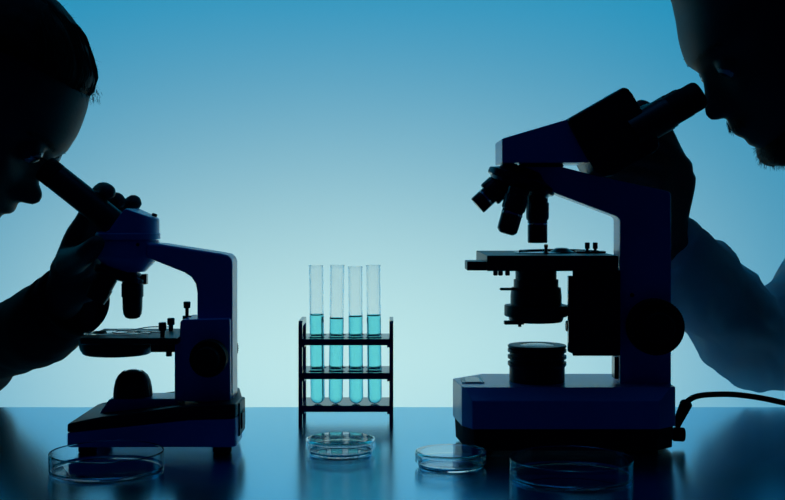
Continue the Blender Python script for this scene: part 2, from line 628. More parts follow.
# ------------------------------------------------------------------ right microscope
def build_right_microscope():
    Ym = 1.143
    s = Ym / F
    root = thing('microscope', 'large blue binocular microscope at right with the bearded man at its two eyepieces', 'microscope',
                 Vector((0.16, Ym, TZ)))
    E, K = M['enamel'], M['black']
    # base shell: octagon, bevelled top
    plan = [(0.0725, 1.090), (0.2425, 1.090), (0.2610, 1.107), (0.2610, 1.186), (0.2520, 1.195), (0.0890, 1.195), (0.0582, 1.160), (0.0638, 1.107)]
    bm = bmesh.new()
    t = bmesh.new()
    rings = [[t.verts.new((x, y, z)) for x, y in plan] for z in (0.7726, 0.8090)]
    for k in range(8):
        t.faces.new((rings[0][k], rings[0][(k + 1) % 8], rings[1][(k + 1) % 8], rings[1][k]))
    t.faces.new(rings[0])
    t.faces.new(rings[1])
    bmesh.ops.recalc_face_normals(t, faces=t.faces)
    # long bevel along the front edge of the top
    cutn = Vector((0, -(0.8090 - 0.7983), 1.102 - 1.090)).normalized()
    bmesh.ops.bisect_plane(t, geom=t.verts[:] + t.edges[:] + t.faces[:], plane_co=(0, 1.090, 0.7983), plane_no=cutn, clear_outer=True)
    bmesh.ops.holes_fill(t, edges=[e for e in t.edges if len(e.link_faces) == 1], sides=0)
    bmesh.ops.recalc_face_normals(t, faces=t.faces)
    bev(t, 0.0008, 2, 15)
    merge(bm, t)
    base = obj('base', bm, E, root)
    bm = bmesh.new()
    cxp, cyp = 0.1607, 1.1425
    tray = lambda k, q: [(cxp + (x - cxp) * k, cyp + (y - cyp) * q) for x, y in plan]
    add_hull(bm, [(x, y, 0.7526) for x, y in tray(0.972, 0.965)], [(x, y, 0.7726) for x, y in tray(0.982, 0.972)], 0.0008)
    obj('base_tray', bm, M['rubber'], root)
    for x in (0.082, 0.236):
        for y in (1.108, 1.182):
            bm = bmesh.new()
            add_lathe(bm, [(0, TZ), (0.009, TZ), (0.0095, TZ + 0.001), (0.0095, 0.753), (0, 0.753)], (x, y, 0), seg=32)
            obj('foot', bm, M['rubber'], root)
    # plate on the base top
    bm = bmesh.new()
    zt = 0.8090
    add_box(bm, (0.0655, 1.128, zt - 0.0005), (0.0865, 1.160, zt + 0.0010), 0.0004)
    pl = obj('label_plate', bm, M['plate'], root)
    bm = bmesh.new()
    add_box(bm, (0.0690, 1.1285, zt + 0.0006), (0.0830, 1.1595, zt + 0.0013), 0.0002)
    obj('plate_inlay', bm, M['rack'], pl)
    # field illuminator on the base
    ox = PX(537, Ym)
    bm = bmesh.new()
    zb = 0.8086
    zz = lambda py: PZ(py, Ym)
    prof = [(0, zb), (0.0262, zb), (0.0262, zz(366.5))]
    for py in (364.5, 358.0, 351.5):
        prof += [(0.0278, zz(py)), (0.0278, zz(py - 3.0)), (0.0258, zz(py - 3.6)), (0.0258, zz(py - 5.4))]
    prof = prof[:-2] + [(0.0258, zz(347.6)), (0.0270, zz(347.2)), (0.0278, zz(346.5)), (0.0278, zz(345.3)), (0.0270, zz(344.6)), (0.0172, zz(344.4)), (0.0165, zz(345.2)), (0, zz(345.2))]
    add_lathe(bm, prof, (ox, Ym, 0), seg=72)
    il = obj('illuminator', bm, M['black'], root)
    bm = bmesh.new()
    add_lathe(bm, [(0, zz(345.6)), (0.0160, zz(345.6)), (0.0160, zz(344.9)), (0.010, zz(344.2)), (0, zz(344.0))], (ox, Ym, 0), seg=48)
    obj('field_lens', bm, M['lens'], il)
    # arm and pillar
    Yp, Yq = 1.127, 1.160
    bm = bmesh.new()
    add_side(bm, [(505, 168.2), (512, 166.6), (561, 166.6), (592, 174.5), (669, 191.3), (671.3, 194), (671.3, 388), (619.8, 388), (619.8, 219.5), (617, 216.5),
                  (556, 193.5), (546, 187), (530, 176)], Yp, Yq, Yp, 0.0014, 2)
    obj('arm', bm, E, root)
    bm = bmesh.new()
    add_cyl(bm, P(632, 295, Yp) + Vector((0, 0.001, 0)), P(632, 295, Yp) + Vector((0, -0.0008, 0)), 0.002, seg=20)
    obj('arm_screw', bm, K, root)
    # coarse and fine knobs
    for sgn, yy in ((-1, Yp), (1, Yq)):
        bm = bmesh.new()
        c = Vector((PX(657, 1.108), yy, PZ(327.5, 1.108)))
        add_lathe(bm, [(0, -0.003), (0.0235, -0.003), (0.0235, 0.002), (0.0258, 0.003), (0.0262, 0.004), (0.0262, 0.018), (0.0255, 0.0195), (0.0215, 0.0200),
                       (0.0205, 0.0192), (0.0150, 0.0192), (0, 0.0192)], c, (0, sgn, 0), seg=120, knurl=0.0006, knurl_rng=(4, 5))
        kn = obj('coarse_focus_knob', bm, M['rubber'], root)
        bm = bmesh.new()
        add_lathe(bm, [(0, 0.0185), (0.0145, 0.0185), (0.0145, 0.030), (0.0135, 0.031), (0, 0.031)], c, (0, sgn, 0), seg=80, knurl=0.0005, knurl_rng=(1, 2))
        obj('fine_focus_knob', bm, M['rubber'], kn)
    # viewing head
    bm = bmesh.new()
    Yh, Yi = 1.108, 1.180
    add_side(bm, [(502, 162.5), (502, 139), (504.5, 137.8), (569, 118.8), (593.1, 162.5)], Yh, Yi, Yh, 0.0010, 2)
    obj('viewing_head', bm, E, root)
    bm = bmesh.new()
    add_lathe(bm, [(0, PZ(167.5, Ym)), (0.0205, PZ(167.5, Ym)), (0.0215, PZ(166, Ym)), (0.0205, PZ(164, Ym)), (0, PZ(164, Ym))], (PX(541, Ym), Ym, 0), seg=48)
    obj('head_ring', bm, K, root)
    # binocular block, axis raised 30 degrees
    bm = bmesh.new()
    Yk, Yl = 1.101, 1.185
    blk = [(567.5, 119.2), (618.5, 90.0), (620.5, 88.0), (625.5, 87.0), (629, 89.0), (633, 94), (641, 108), (652, 126), (658.5, 138), (660, 146), (657, 150.5),
           (651, 154.5), (614, 174.8), (606, 176.2), (599.5, 174.5), (594.5, 170), (574, 133)]
    add_side(bm, blk, Yk, Yl, Yk, 0.0045, 3)
    blk_o = obj('binocular_block', bm, K, root)
    ax = Vector((0.866, 0, 0.5))
    for k, yy in enumerate((1.1115, 1.1745)):
        # near tube as measured, far tube parallel to it
        c = P(697.5, 95.6, 1.1115)
        c = Vector((c.x, yy, c.z))
        bm = bmesh.new()
        add_lathe(bm, [(0, -0.070), (0.0160, -0.070), (0.0160, -0.034), (0.0153, -0.0335), (0.0153, -0.030), (0.0140, -0.0295), (0.0140, -0.018), (0, -0.018)], c, ax, seg=56)
        et = obj('eyepiece_tube', bm, K, root)
        bm = bmesh.new()
        add_lathe(bm, [(0, -0.033), (0.0139, -0.033), (0.0142, -0.032), (0.0142, -0.012), (0.0137, -0.011), (0.0137, -0.002), (0.0133, 0.001), (0.0120, 0.003), (0.0095, 0.0032),
                       (0.0085, 0.001), (0, 0.001)], c, ax, seg=56)
        ep = obj('eyepiece', bm, M['rubber'], et)
        bm = bmesh.new()
        add_lathe(bm, [(0, 0.0005), (0.0080, 0.0005), (0.0080, 0.0014), (0.004, 0.0020), (0, 0.0021)], c, ax, seg=32)
        obj('eye_lens', bm, M['lens'], ep)
    # nosepiece
    nd = Vector((-25, 0, -66)).normalized()
    nc = P(521.5, 181.0, Ym)
    bm = bmesh.new()
    add_lathe(bm, [(0, -0.012), (0.020, -0.012), (0.0245, -0.006), (0.0300, -0.0035), (0.0325, -0.0025), (0.0332, -0.0012), (0.0332, 0.0022), (0.0325, 0.0035), (0.0300, 0.0045), (0.0285, 0.0075),
                   (0.0180, 0.0105), (0, 0.0105)], nc, nd, seg=120, knurl=0.0005, knurl_rng=(5, 6))
    nose = obj('revolving_nosepiece', bm, M['dark_metal'], root)

    def objective(p0, axis, L, rk, rb, L1, round_tip):
        bm = bmesh.new()
        prof = [(0, 0), (rk * 0.92, 0), (rk * 0.92, L1 * 0.35), (rk, L1 * 0.38), (rk, L1 * 0.92), (rk * 0.95, L1), (rb, L1 + 0.0006), (rb, L - 0.008)]
        prof += [(rb * 1.0, L - 0.0075), (rb * 0.97, L - 0.003), (rb * 0.75, L - 0.0006 + 0), (rb * 0.6, L), (0, L)] if round_tip else [(rb, L - 0.001), (rb * 0.93, L), (rb * 0.4, L), (0, L)]
        add_lathe(bm, prof, p0, axis, seg=64, knurl=0.0004, knurl_rng=(3, 4))
        ob = obj('objective', bm, M['dark_metal'], root)
        bm = bmesh.new()
        add_lathe(bm, [(rb, L1 + 0.003), (rb + 0.0003, L1 + 0.0032), (rb + 0.0003, L1 + 0.0048), (rb, L1 + 0.005), (rb - 0.0004, L1 + 0.004)], p0, axis, seg=64, closed=True)
        obj('colour_ring', bm, M['chrome'], ob)
    objective(P(504, 181.5, Ym), (-23, 0, -21), 0.0345, 0.0126, 0.0091, 0.019, False)
    objective(P(519, 189, 1.120), (-12, -3, -41), 0.0435, 0.0112, 0.0098, 0.0205, True)
    objective(P(537.5, 193, Ym), (0, 0, -1), 0.0475, 0.0108, 0.0094, 0.0255, False)
    # stage
    zs = 0.9306
    sx0, sx1 = PX(487, 1.085), PX(618.5, 1.085)
    bm = bmesh.new()
    add_box(bm, (sx0, 1.085, 0.9165), (sx1, 1.225, zs), 0.0008, 2)
    stage = obj('stage', bm, K, root)
    bm = bmesh.new()
    add_box(bm, (PX(467, 1.09), 1.09, 0.9168), (sx0 + 0.003, 1.125, 0.9250), 0.0008)
    obj('stage_slide_carrier', bm, K, stage)
    for px in (495.5, 500.5, 507.5):
        bm = bmesh.new()
        q = P(px, 271, 1.10)
        add_lathe(bm, [(0, 0.001), (0.0022, 0.001), (0.0022, -0.004), (0.0016, -0.0048), (0, -0.0048)], (q.x, 1.10, 0.9165), seg=20)
        obj('stage_screw', bm, K, stage)
    # specimen holder
    bm = bmesh.new()
    pts = catmull([(PX(598, 1.14), 1.140, zs + 0.0016), (PX(580, 1.17), 1.165, zs + 0.0018), (PX(556, 1.185), 1.180, zs + 0.0018), (PX(532, 1.17), 1.168, zs + 0.0018),
                   (PX(520, 1.15), 1.150, zs + 0.0018)], 8)
    add_sweep(bm, pts, 0.0014, 8)
    q = Vector((PX(590, 1.15), 1.150, zs))
    add_box(bm, q + Vector((-0.014, -0.008, 0.0002)), q + Vector((0.014, 0.008, 0.0022)), 0.0006)
    holder = obj('specimen_holder', bm, M['dark_metal'], stage)
    for px in (587.3, 595.2):
        bm = bmesh.new()
        x = PX(px, 1.15)
        add_lathe(bm, [(0, 0.001), (0.0013, 0.001), (0.0013, 0.0040), (0.0024, 0.0043), (0.0024, 0.0098), (0.0019, 0.0102), (0, 0.0102)], (x, 1.15, zs), seg=20)
        obj('holder_screw', bm, K, holder)
    bm = bmesh.new()
    q = Vector((PX(561.5, 1.15), 1.150, zs))
    add_lathe(bm, [(0, 0), (0.0125, 0), (0.0120, 0.0012), (0.0085, 0.0030), (0.0070, 0.0042), (0.0050, 0.0050), (0, 0.0053)], q, seg=40)
    obj('holder_pivot', bm, M['dark_metal'], holder)
    bm = bmesh.new()
    q = Vector((PX(546, 1.13), 1.130, zs))
    add_lathe(bm, [(0, 0), (0.0030, 0), (0.0030, 0.0014), (0.0015, 0.0016), (0.0015, 0.0058), (0.0019, 0.0061), (0.0019, 0.0088), (0, 0.0090)], q, seg=20)
    obj('stage_pin', bm, K, stage)
    bm = bmesh.new()
    add_lathe(bm, [(0, 0.0003), (0.0235, 0.0003), (0.0235, 0.0009), (0.0225, 0.0011), (0, 0.0011)], (ox + 0.002, 1.150, zs), seg=64)
    obj('stage_insert', bm, M['chrome'], stage)
    # condenser
    bm = bmesh.new()
    cxx = PX(536, Ym)
    prof = [(0, 0.9170), (0.0195, 0.9170), (0.0195, zz(279)), (0.0212, zz(279.5)), (0.0212, zz(287)), (0.0235, zz(287.6)), (0.0243, zz(296)), (0.0243, zz(304.5)),
            (0.0298, zz(305)), (0.0302, zz(306)), (0.0302, zz(315)), (0.0292, zz(316)), (0.0262, zz(316.4)), (0.0255, zz(320)), (0.024, zz(321.6)), (0, zz(321.6))]
    add_lathe(bm, prof, (cxx, Ym, 0), seg=72, knurl=0.0004, knurl_rng=(9, 10))
    con = obj('condenser', bm, K, root)
    bm = bmesh.new()
    add_sweep(bm, [P(516, 288.3, Ym) + Vector((0, -0.012, 0)), P(499.5, 288.0, Ym) + Vector((0, -0.016, 0))], 0.0013, 12)
    obj('aperture_lever', bm, K, con)
    bm = bmesh.new()
    q0, q1 = P(522, 319.8, Ym), P(502.5, 321.5, Ym)
    add_box(bm, (q1.x, Ym - 0.020, q1.z - 0.0012), (q0.x, Ym - 0.012, q1.z + 0.0022), 0.0006)
    add_cyl(bm, (PX(518, Ym), Ym - 0.016, q1.z), (PX(518, Ym), Ym - 0.016, q1.z - 0.0035), 0.0016, seg=16)
    obj('filter_holder', bm, K, con)
    # focus block between stage and pillar
    bm = bmesh.new()
    bx0, bx1 = PX(572.5, 1.116), PX(620.5, 1.116)
    add_plan(bm, [(bx0, 1.116), (bx1, 1.116), (bx1, 1.172), (bx0 + 0.014, 1.172), (bx0 + 0.002, 1.128)], PZ(356, 1.116), PZ(270.5, 1.116), 0.0010)
    blk2 = obj('stage_bracket', bm, K, root)
    bm = bmesh.new()
    add_side(bm, [(568.5, 276), (573.5, 276), (573.5, 354), (568.5, 352)], 1.119, 1.126, 1.119, 0.0006)
    obj('dovetail_rail', bm, M['dark_metal'], blk2)
    bm = bmesh.new()
    add_side(bm, [(587, 279.5), (596.5, 279.5), (596.5, 293), (587, 293)], 1.1152, 1.118, 1.1152, 0.0008)
    obj('bracket_slot', bm, M['dark_metal'], blk2)
    bm = bmesh.new()
    q = P(586.5, 331.5, 1.116)
    add_cyl(bm, q + Vector((0, 0.002, 0)), q + Vector((0, -0.0022, 0)), 0.0046, seg=28, cham=0.0005)
    obj('bracket_screw', bm, K, blk2)
    bm = bmesh.new()
    q = P(567.5, 326, 1.13)
    add_cyl(bm, q + Vector((0.004, 0, 0)), q + Vector((-0.0016, 0, 0)), 0.0050, seg=28, cham=0.0006)
    obj('centring_screw', bm, K, blk2)
    bm = bmesh.new()
    add_side(bm, [(614.5, 379), (614.5, 357), (619, 357), (619, 379)], 1.135, 1.150, 1.135, 0.0006)
    obj('guide_post', bm, M['dark_metal'], root)
    # condenser carrier between ring and bracket
    bm = bmesh.new()
    add_box(bm, (PX(560, Ym), 1.128, zz(315)), (PX(574, Ym), 1.158, zz(306)), 0.0008)
    obj('condenser_carrier', bm, K, blk2)
    # dial at right end and the power cord
    bm = bmesh.new()
    q = P(671, 434, 1.125)
    add_lathe(bm, [(0, -0.010), (0.0052, -0.010), (0.0052, 0.002), (0.0066, 0.0025), (0.0066, 0.0115), (0.0058, 0.0125), (0, 0.0125)], q, (1, 0, -0.05), seg=40, knurl=0.0004, knurl_rng=(3, 4))
    obj('brightness_dial', bm, M['rubber'], root)
    bm = bmesh.new()
    cord_px = [(679, 416, 1.145), (683, 408, 1.150), (688.5, 400.5, 1.155), (698, 396.0, 1.16), (714, 394.4, 1.165), (735, 394.6, 1.17), (760, 397.8, 1.17), (785, 403, 1.165), (815, 409, 1.15)]
    pts = catmull([P(*q) for q in cord_px] + [Vector((0.428, 1.14, 0.7540)), Vector((0.448, 1.12, 0.7534)), Vector((0.452, 1.08, 0.7532)), Vector((0.448, 1.03, 0.7532))], 8)
    add_sweep(bm, pts, 0.0028, 14)
    cord = thing('power_cord', 'black mains cord curving from the large microscope base to the right edge', 'cord', Vector((0.40, 1.14, TZ)))
    obj('cable', bm, M['rubber'], cord)
    bm = bmesh.new()
    a, b = P(677.5, 422.5, 1.142), P(686.8, 402.5, 1.1545)
    L = (b - a).length
    prof = [(0, -0.003), (0.0042, -0.003)]
    n = 7
    for i in range(n):
        h = L * i / n
        r = 0.0044 + 0.0018 * i / n
        prof += [(r, h), (r, h + L / n * 0.6), (r - 0.0009, h + L / n * 0.65), (r - 0.0009, h + L / n * 0.95)]
    prof += [(0.0044, L), (0, L)]
    add_lathe(bm, prof, a, b - a, seg=32)
    obj('strain_relief', bm, M['rubber'], cord)


build_right_microscope()


# ------------------------------------------------------------------ rack and tubes
def build_rack():
    Yf, Yb = 1.2365, 1.2950
    xl, xr = PX(298.4, Yf), PX(393.3, Yf)
    root = thing('test_tube_rack', 'dark three-tier rack on the table holding four glass tubes of cyan liquid', 'test tube rack',
                 Vector(((xl + xr) / 2, (Yf + Yb) / 2, TZ)))
    zs = [0.8390, 0.8040, 0.7702]
    tubes_x = [PX(316.6, 1.2515), PX(336.6, 1.2515), PX(355.6, 1.2515), PX(373.8, 1.2515)]
    th = 0.0065
    for k, z in enumerate(zs):
        bm = bmesh.new()
        add_box(bm, (xl + 0.0036, Yf + 0.0006, z - th), (xr - 0.0036, Yb - 0.0006, z), 0.0006)
        if k < 2:
            cut = bmesh.new()
            for x in tubes_x:
                for y in (1.2515, 1.2795):
                    add_cyl(cut, (x, y, z - th - 0.002), (x, y, z + 0.002), 0.0087, seg=40)
            bm = boolean_cut(bm, cut)
        obj('shelf', bm, M['rack'], root)
    for x, sgn in ((xl, 1), (xr, -1)):
        bm = bmesh.new()
        w = 0.0040 * sgn
        z_top = 0.8575
        # inverted U of flat bar: front leg, rounded top, rear leg
        prof_o, prof_i = [], []
        t = 0.0058
        rr = 0.006
        outer = [(Yf, TZ), (Yf, z_top - rr)]
        for a in range(0, 91, 15):
            outer.append((Yf + rr - rr * math.cos(math.radians(a)), z_top - rr + rr * math.sin(math.radians(a))))
        for a in range(90, -1, -15):
            outer.append((Yb - rr + rr * math.cos(math.radians(a)), z_top - rr + rr * math.sin(math.radians(a))))
        outer += [(Yb, TZ)]
        inner = [(Yb - t, TZ), (Yb - t, z_top - t - 0.003), (Yb - t - 0.003, z_top - t), (Yf + t + 0.003, z_top - t), (Yf + t, z_top - t - 0.003), (Yf + t, TZ)]
        # as bars
        loop = outer + inner
        tbm = bmesh.new()
        a = [tbm.verts.new((x, y, z)) for y, z in loop]
        b = [tbm.verts.new((x + w, y, z)) for y, z in loop]
        n = len(loop)
        tbm.faces.new(a)
        tbm.faces.new(b[::-1])
        for i in range(n):
            j = (i + 1) % n
            tbm.faces.new((a[i], a[j], b[j], b[i]))
        bmesh.ops.recalc_face_normals(tbm, faces=tbm.faces)
        bmesh.ops.triangulate(tbm, faces=[f for f in tbm.faces if len(f.verts) > 4])
        merge(bm, tbm)
        for z in zs:
            add_box(bm, (min(x + w, x + w * 1.6), Yf + 0.001, z - th - 0.0022), (max(x + w, x + w * 1.6), Yb - 0.001, z - th), 0)
        obj('side_frame', bm, M['rack'], root)
    return zs[2]


z_rack = build_rack()


def make_tube(pxt, pxb, pyt, pyl, label):
    Y = 1.2515
    r, wl = 0.0074, 0.0010
    bot = Vector((PX(pxb, Y), Y, z_rack + 0.0002))
    topc = Vector((PX(pxt, Y), Y, PZ(pyt, Y)))
    ax = topc - bot
    L = ax.length
    root = thing('test_tube', label, 'test tube', bot, 'test tubes of cyan liquid in the rack')

    def bowl(rr, base, n=8):
        return [(rr * math.sin(PI / 2 * i / n), base + rr - rr * math.cos(PI / 2 * i / n)) for i in range(0, n + 1)]
    outer = bowl(r, 0)
    inner = bowl(r - wl, wl)
    prof = outer + [(r, r + 0.0006), (r, L - 0.004), (r, L - 0.0012), (r + 0.0003, L - 0.0006), (r + 0.0003, L - 0.0002), (r, L), (r - wl + 0.0002, L), (r - wl, L - 0.0004), (r - wl, L - 0.0012), (r - wl, L - 0.004), (r - wl, r + 0.0016)] + inner[::-1]
    bm = bmesh.new()
    add_lathe(bm, prof, bot, ax, seg=40)
    obj('glass_tube', bm, M['glass'], root, angle=60)
    bm = bmesh.new()
    ri = r - wl + 0.00012
    hl = (PZ(pyl, Y) - bot.z) / (ax.z / L)
    prof = bowl(ri, wl - 0.0001) + [(ri, ri + 0.002), (ri, hl - 0.002), (ri, hl + 0.0014), (ri - 0.0003, hl + 0.0012), (ri - 0.0011, hl + 0.0004), (ri - 0.003, hl), (0, hl)]
    add_lathe(bm, prof, bot, ax, seg=40)
    obj('liquid', bm, M['liquid'], root, angle=60)


make_tube(316.1, 317.8, 265.2, 315.4, 'leftmost of the four glass tubes in the rack, filled slightly higher than its neighbour')
make_tube(337.3, 335.7, 264.9, 319.0, 'second glass tube from the left in the rack, with the lowest liquid level')
make_tube(355.2, 356.2, 266.4, 317.0, 'third glass tube from the left in the rack, its rim the lowest of the four')
make_tube(373.2, 374.8, 265.0, 316.0, 'rightmost of the four glass tubes in the rack, beside the right side frame')


# ------------------------------------------------------------------ petri dishes
def dish(name, label, x, y, d, h, lid):
    root = thing(name, label, 'petri dish', Vector((x, y, TZ)), 'glass petri dishes on the table')
    R = d / 2
    w = 0.0010
    o = Vector((x, y, TZ + 0.0001))
    rb = R - (0.0026 if lid else 0)
    hb = h - (0.0012 if lid else 0)
    bm = bmesh.new()
    add_lathe(bm, [(0, 0), (rb - 0.0015, 0), (rb - 0.0004, 0.0005), (rb, 0.0016), (rb, 0.0024), (rb, hb - 0.0012), (rb, hb - 0.0006), (rb - 0.0004, hb), (rb - w + 0.0003, hb), (rb - w, hb - 0.0005), (rb - w, hb - 0.0012),
                   (rb - w, 0.0036), (rb - w, 0.0030), (rb - w - 0.0012, 0.0017), (rb - w - 0.002, 0.0017), (0, 0.0017)], o, seg=96)
    obj('dish_base', bm, M['glass'], root, angle=50)
    if lid:
        bm = bmesh.new()
        ho = h + 0.0004
        add_lathe(bm, [(0, ho - 0.0014), (R - w - 0.002, ho - 0.0014), (R - w - 0.001, ho - 0.0014), (R - w, ho - 0.0024), (R - w, ho - 0.0032), (R - w, 0.0056), (R - w, 0.0048), (R - 0.0007, 0.0043), (R, 0.0049), (R, 0.0056), (R, ho - 0.0020), (R, ho - 0.0012), (R - 0.0005, ho - 0.0003),
                       (R - 0.0016, ho), (R - 0.0025, ho), (0, ho)], o, seg=96)
        obj('lid', bm, M['glass'], root, angle=50)


dish('petri_dish', 'small covered glass dish standing in front of the tube rack', PX(340.6, 1.095), 1.095, 0.0632, 0.0135, True)
dish('petri_dish', 'small covered glass dish at the left front corner of the large binocular microscope', PX(451, 1.037), 1.037, 0.0620, 0.0135, True)
dish('petri_dish', 'wide open glass dish in front of the large binocular microscope base', PX(571, 0.996), 0.996, 0.1025, 0.0160, False)
dish('petri_dish', 'wide open glass dish in front of the monocular microscope base', PX(106.8, 1.023), 1.023, 0.0960, 0.0163, False)


# ------------------------------------------------------------------ people
def lerp_chain(pts, radii, n=6):
    """smooth chain of points and radii"""
    q = catmull([Vector(p) for p in pts], n)
    rr = []
    for i in range(len(radii) - 1):
        for k in range(n):
            t = k / n
            rr.append(radii[i] + (radii[i + 1] - radii[i]) * t)
    rr.append(radii[-1])
    return q, rr


def limb(bm, pts, radii, n=5, seg=18):
    q, rr = lerp_chain(pts, radii, n)
    add_sweep(bm, q, rr, seg)


class Head:
    """head frame: f forward, u up, y across; millimetres from the nose base"""

    def __init__(self, S, sgn, pitch):
        self.S = Vector(S)
        self.sgn = sgn
        c, s_ = math.cos(pitch), math.sin(pitch)
        self.Fv = Vector((sgn * c, 0, -s_))
        self.Uv = Vector((sgn * s_, 0, c))

    def at(self, f, y, u):
        return self.S + self.Fv * (f / 1000) + self.Uv * (u / 1000) + Vector((0, y / 1000, 0))

    def local(self, px, py, Y=None):
        d = P(px, py, self.S.y) - self.S
        return (d.dot(self.Uv) * 1000, d.dot(self.Fv) * 1000)


HEAD_N = 2.02
BASE_F = [(154, -88), (150, -70), (140, -47), (130, -33), (110, -14), (95, -6), (80, -2), (62, -1), (45, -10), (20, -8), (0, -6), (-20, -7), (-40, -9), (-55, -11), (-66, -22)]
BACK_F = [(154, -98), (150, -122), (140, -150), (125, -170), (100, -186), (75, -190), (50, -185), (25, -172), (5, -155), (-15, -135), (-40, -105), (-66, -75)]
WIDTH = [(154, 8), (150, 28), (140, 49), (125, 64), (105, 72), (80, 76), (50, 73), (20, 67), (-10, 61), (-35, 50), (-55, 36), (-66, 22)]
PROF = [(154, -88), (150, -70), (140, -47), (130, -33), (110, -14), (95, -6), (80, -1), (68, 2), (60, 3), (52, -1), (46, -2), (38, 3), (20, 14), (12, 19), (7, 20), (2, 15), (-1, 3), (-3, 0),
        (-9, 1), (-14, 4), (-19, 3), (-21, -2), (-24, 2), (-30, 3), (-35, -4), (-40, -6), (-48, -3), (-55, -4), (-62, -10), (-66, -20)]


def add_head(bm, H, prof, scale_w=1.0):
    t = bmesh.new()
    N, Mx = 120, 96
    u0, u1 = -66.0, 154.0
    rings = []
    for i in range(N + 1):
        u = u0 + (u1 - u0) * i / N
        fb = sinterp(BASE_F, u, 4)
        bk = sinterp(BACK_F, u, 6)
        w = sinterp(WIDTH, u, 4) * scale_w
        pf = sinterp(prof, u, 1.2)
        mid = fb + (bk - fb) * 0.45
        delta = pf - fb
        sig = interp([(-66, 26), (-45, 24), (-32, 22), (-6, 20), (-3, 13), (0, 12), (8, 13), (20, 10), (45, 9), (55, 22), (64, 46), (90, 60), (154, 60)], u)
        ring = []
        for k in range(Mx):
            th = 2 * PI * k / Mx
            c, s_ = math.cos(th), math.sin(th)
            e = 2 / HEAD_N
            cc = math.copysign(abs(c) ** e, c)
            ss = math.copysign(abs(s_) ** e, s_)
            y = w * ss
            f = mid + ((fb - mid) if c > 0 else (mid - bk)) * cc
            if c > 0:
                f += delta * math.exp(-(y / sig) ** 2)
                f -= 7 * math.exp(-((u - 40) / 11) ** 2 - ((abs(y) - 31) / 13) ** 2)
                f += 3 * math.exp(-((u - 18) / 14) ** 2 - ((abs(y) - 42) / 15) ** 2)
                f += 3 * math.exp(-((u - 5) / 6) ** 2 - ((abs(y) - 12) / 5) ** 2)
            ring.append(t.verts.new(H.at(f, y, u)))
        rings.append(ring)
    for A, B in zip(rings[:-1], rings[1:]):
        for k in range(Mx):
            t.faces.new((A[k], A[(k + 1) % Mx], B[(k + 1) % Mx], B[k]))
    t.faces.new(rings[0])
    t.faces.new(rings[-1])
    bmesh.ops.recalc_face_normals(t, faces=t.faces)
    merge(bm, t)
    # ears
    for sd in (-1, 1):
        rot = Matrix((H.Fv, Vector((0, 1, 0)), H.Uv)).transposed()
        rot = rot @ Matrix.Rotation(sd * 0.35, 3, 'Z') @ Matrix.Rotation(-0.2, 3, 'Y')
        add_ellipsoid(bm, H.at(-98, sd * 74 * scale_w, 28), 0.018, 0.0055, 0.032, rot)
        add_ellipsoid(bm, H.at(-94, sd * 72 * scale_w, 2), 0.010, 0.0055, 0.011, rot)


def face_f(prof, y, u, scale_w=1.0):
    """how far forward the face is at (y, u)"""
    fb, bk, w = sinterp(BASE_F, u, 4), sinterp(BACK_F, u, 6), sinterp(WIDTH, u, 4) * scale_w
    mid = fb + (bk - fb) * 0.45
    sn = min(1, abs(y) / w) ** (HEAD_N / 2)
    cs = max(0, 1 - sn * sn) ** 0.5
    return mid + (fb - mid) * cs ** (2 / HEAD_N) + (sinterp(prof, u, 1.2) - fb) * math.exp(-(y / 44) ** 2)


def strands(bm, roots, dirs, length, rad, curl, seg=4, n=5):
    for p, d in zip(roots, dirs):
        L = length * random.uniform(0.5, 1.2)
        pts = [p]
        v = d.normalized()
        for k in range(n):
            v = (v + Vector((random.uniform(-1, 1), random.uniform(-1, 1), random.uniform(-1, 1))) * curl).normalized()
            pts.append(pts[-1] + v * L / n)
        add_sweep(bm, pts, [rad * (1 - 0.75 * i / n) for i in range(n + 1)], seg, cap=False)


def eyelids(bm, H, f, u):
    for sd in (-1, 1):
        add_ellipsoid(bm, H.at(f, sd * 31, u), 0.0132, 0.0132, 0.0132)


def eyes_and_brows(H, body, prof, f, u, sw):
    for sd in (-1, 1):
        bm = bmesh.new()
        add_ellipsoid(bm, H.at(f + 1.5, sd * 31.1, u - 0.9), 0.0118, 0.0118, 0.0118, None, 24)
        obj('eyeball', bm, M['eye'], body)
        look = (H.Fv * 0.9 - H.Uv * 0.45).normalized()
        bm = bmesh.new()
        c = H.at(f + 1.5, sd * 31.1, u - 0.9)
        R = 0.01192
        cap = [(R * math.sin(math.radians(q)), R * math.cos(math.radians(q))) for q in range(0, 34, 4)]
        add_lathe(bm, cap + [(0, R * 0.8)], c, look, 32)
        obj('iris', bm, M['black'], body)
    for sd in (-1, 1):
        bm = bmesh.new()
        roots, dirs = [], []
        for i in range(70):
            a = i / 69
            y = 13 + 33 * a
            uu = 58 + 5 * math.sin(a * 2.4) + random.uniform(-2, 2)
            roots.append(H.at(face_f(prof, y, uu, sw) - 1.8, sd * y, uu))
            dirs.append(H.Fv * 0.12 + Vector((0, sd, 0)) * 0.9 - H.Fv * 0.4 * a + H.Uv * random.uniform(-0.1, 0.35))
        strands(bm, roots, dirs, 0.008, 0.00035, 0.10, 4, 3)
        obj('eyebrow', bm, M['hair'], body)


def hand_and_arm(bm, wrist, elbow, shoulder, fingers, palm, rw=0.026, rel=0.040, rsh=0.052):
    limb(bm, [shoulder, (Vector(shoulder) + Vector(elbow)) / 2, elbow], [rsh, (rsh + rel) / 2 + 0.004, rel], 6)
    limb(bm, [elbow, Vector(elbow).lerp(Vector(wrist), 0.35), Vector(elbow).lerp(Vector(wrist), 0.75), wrist], [rel, rel + 0.002, rw + 0.005, rw], 6)
    for pts, rr in palm:
        limb(bm, pts, rr, 5, 14)
    for pts, rr in fingers:
        limb(bm, pts, rr, 5, 14)


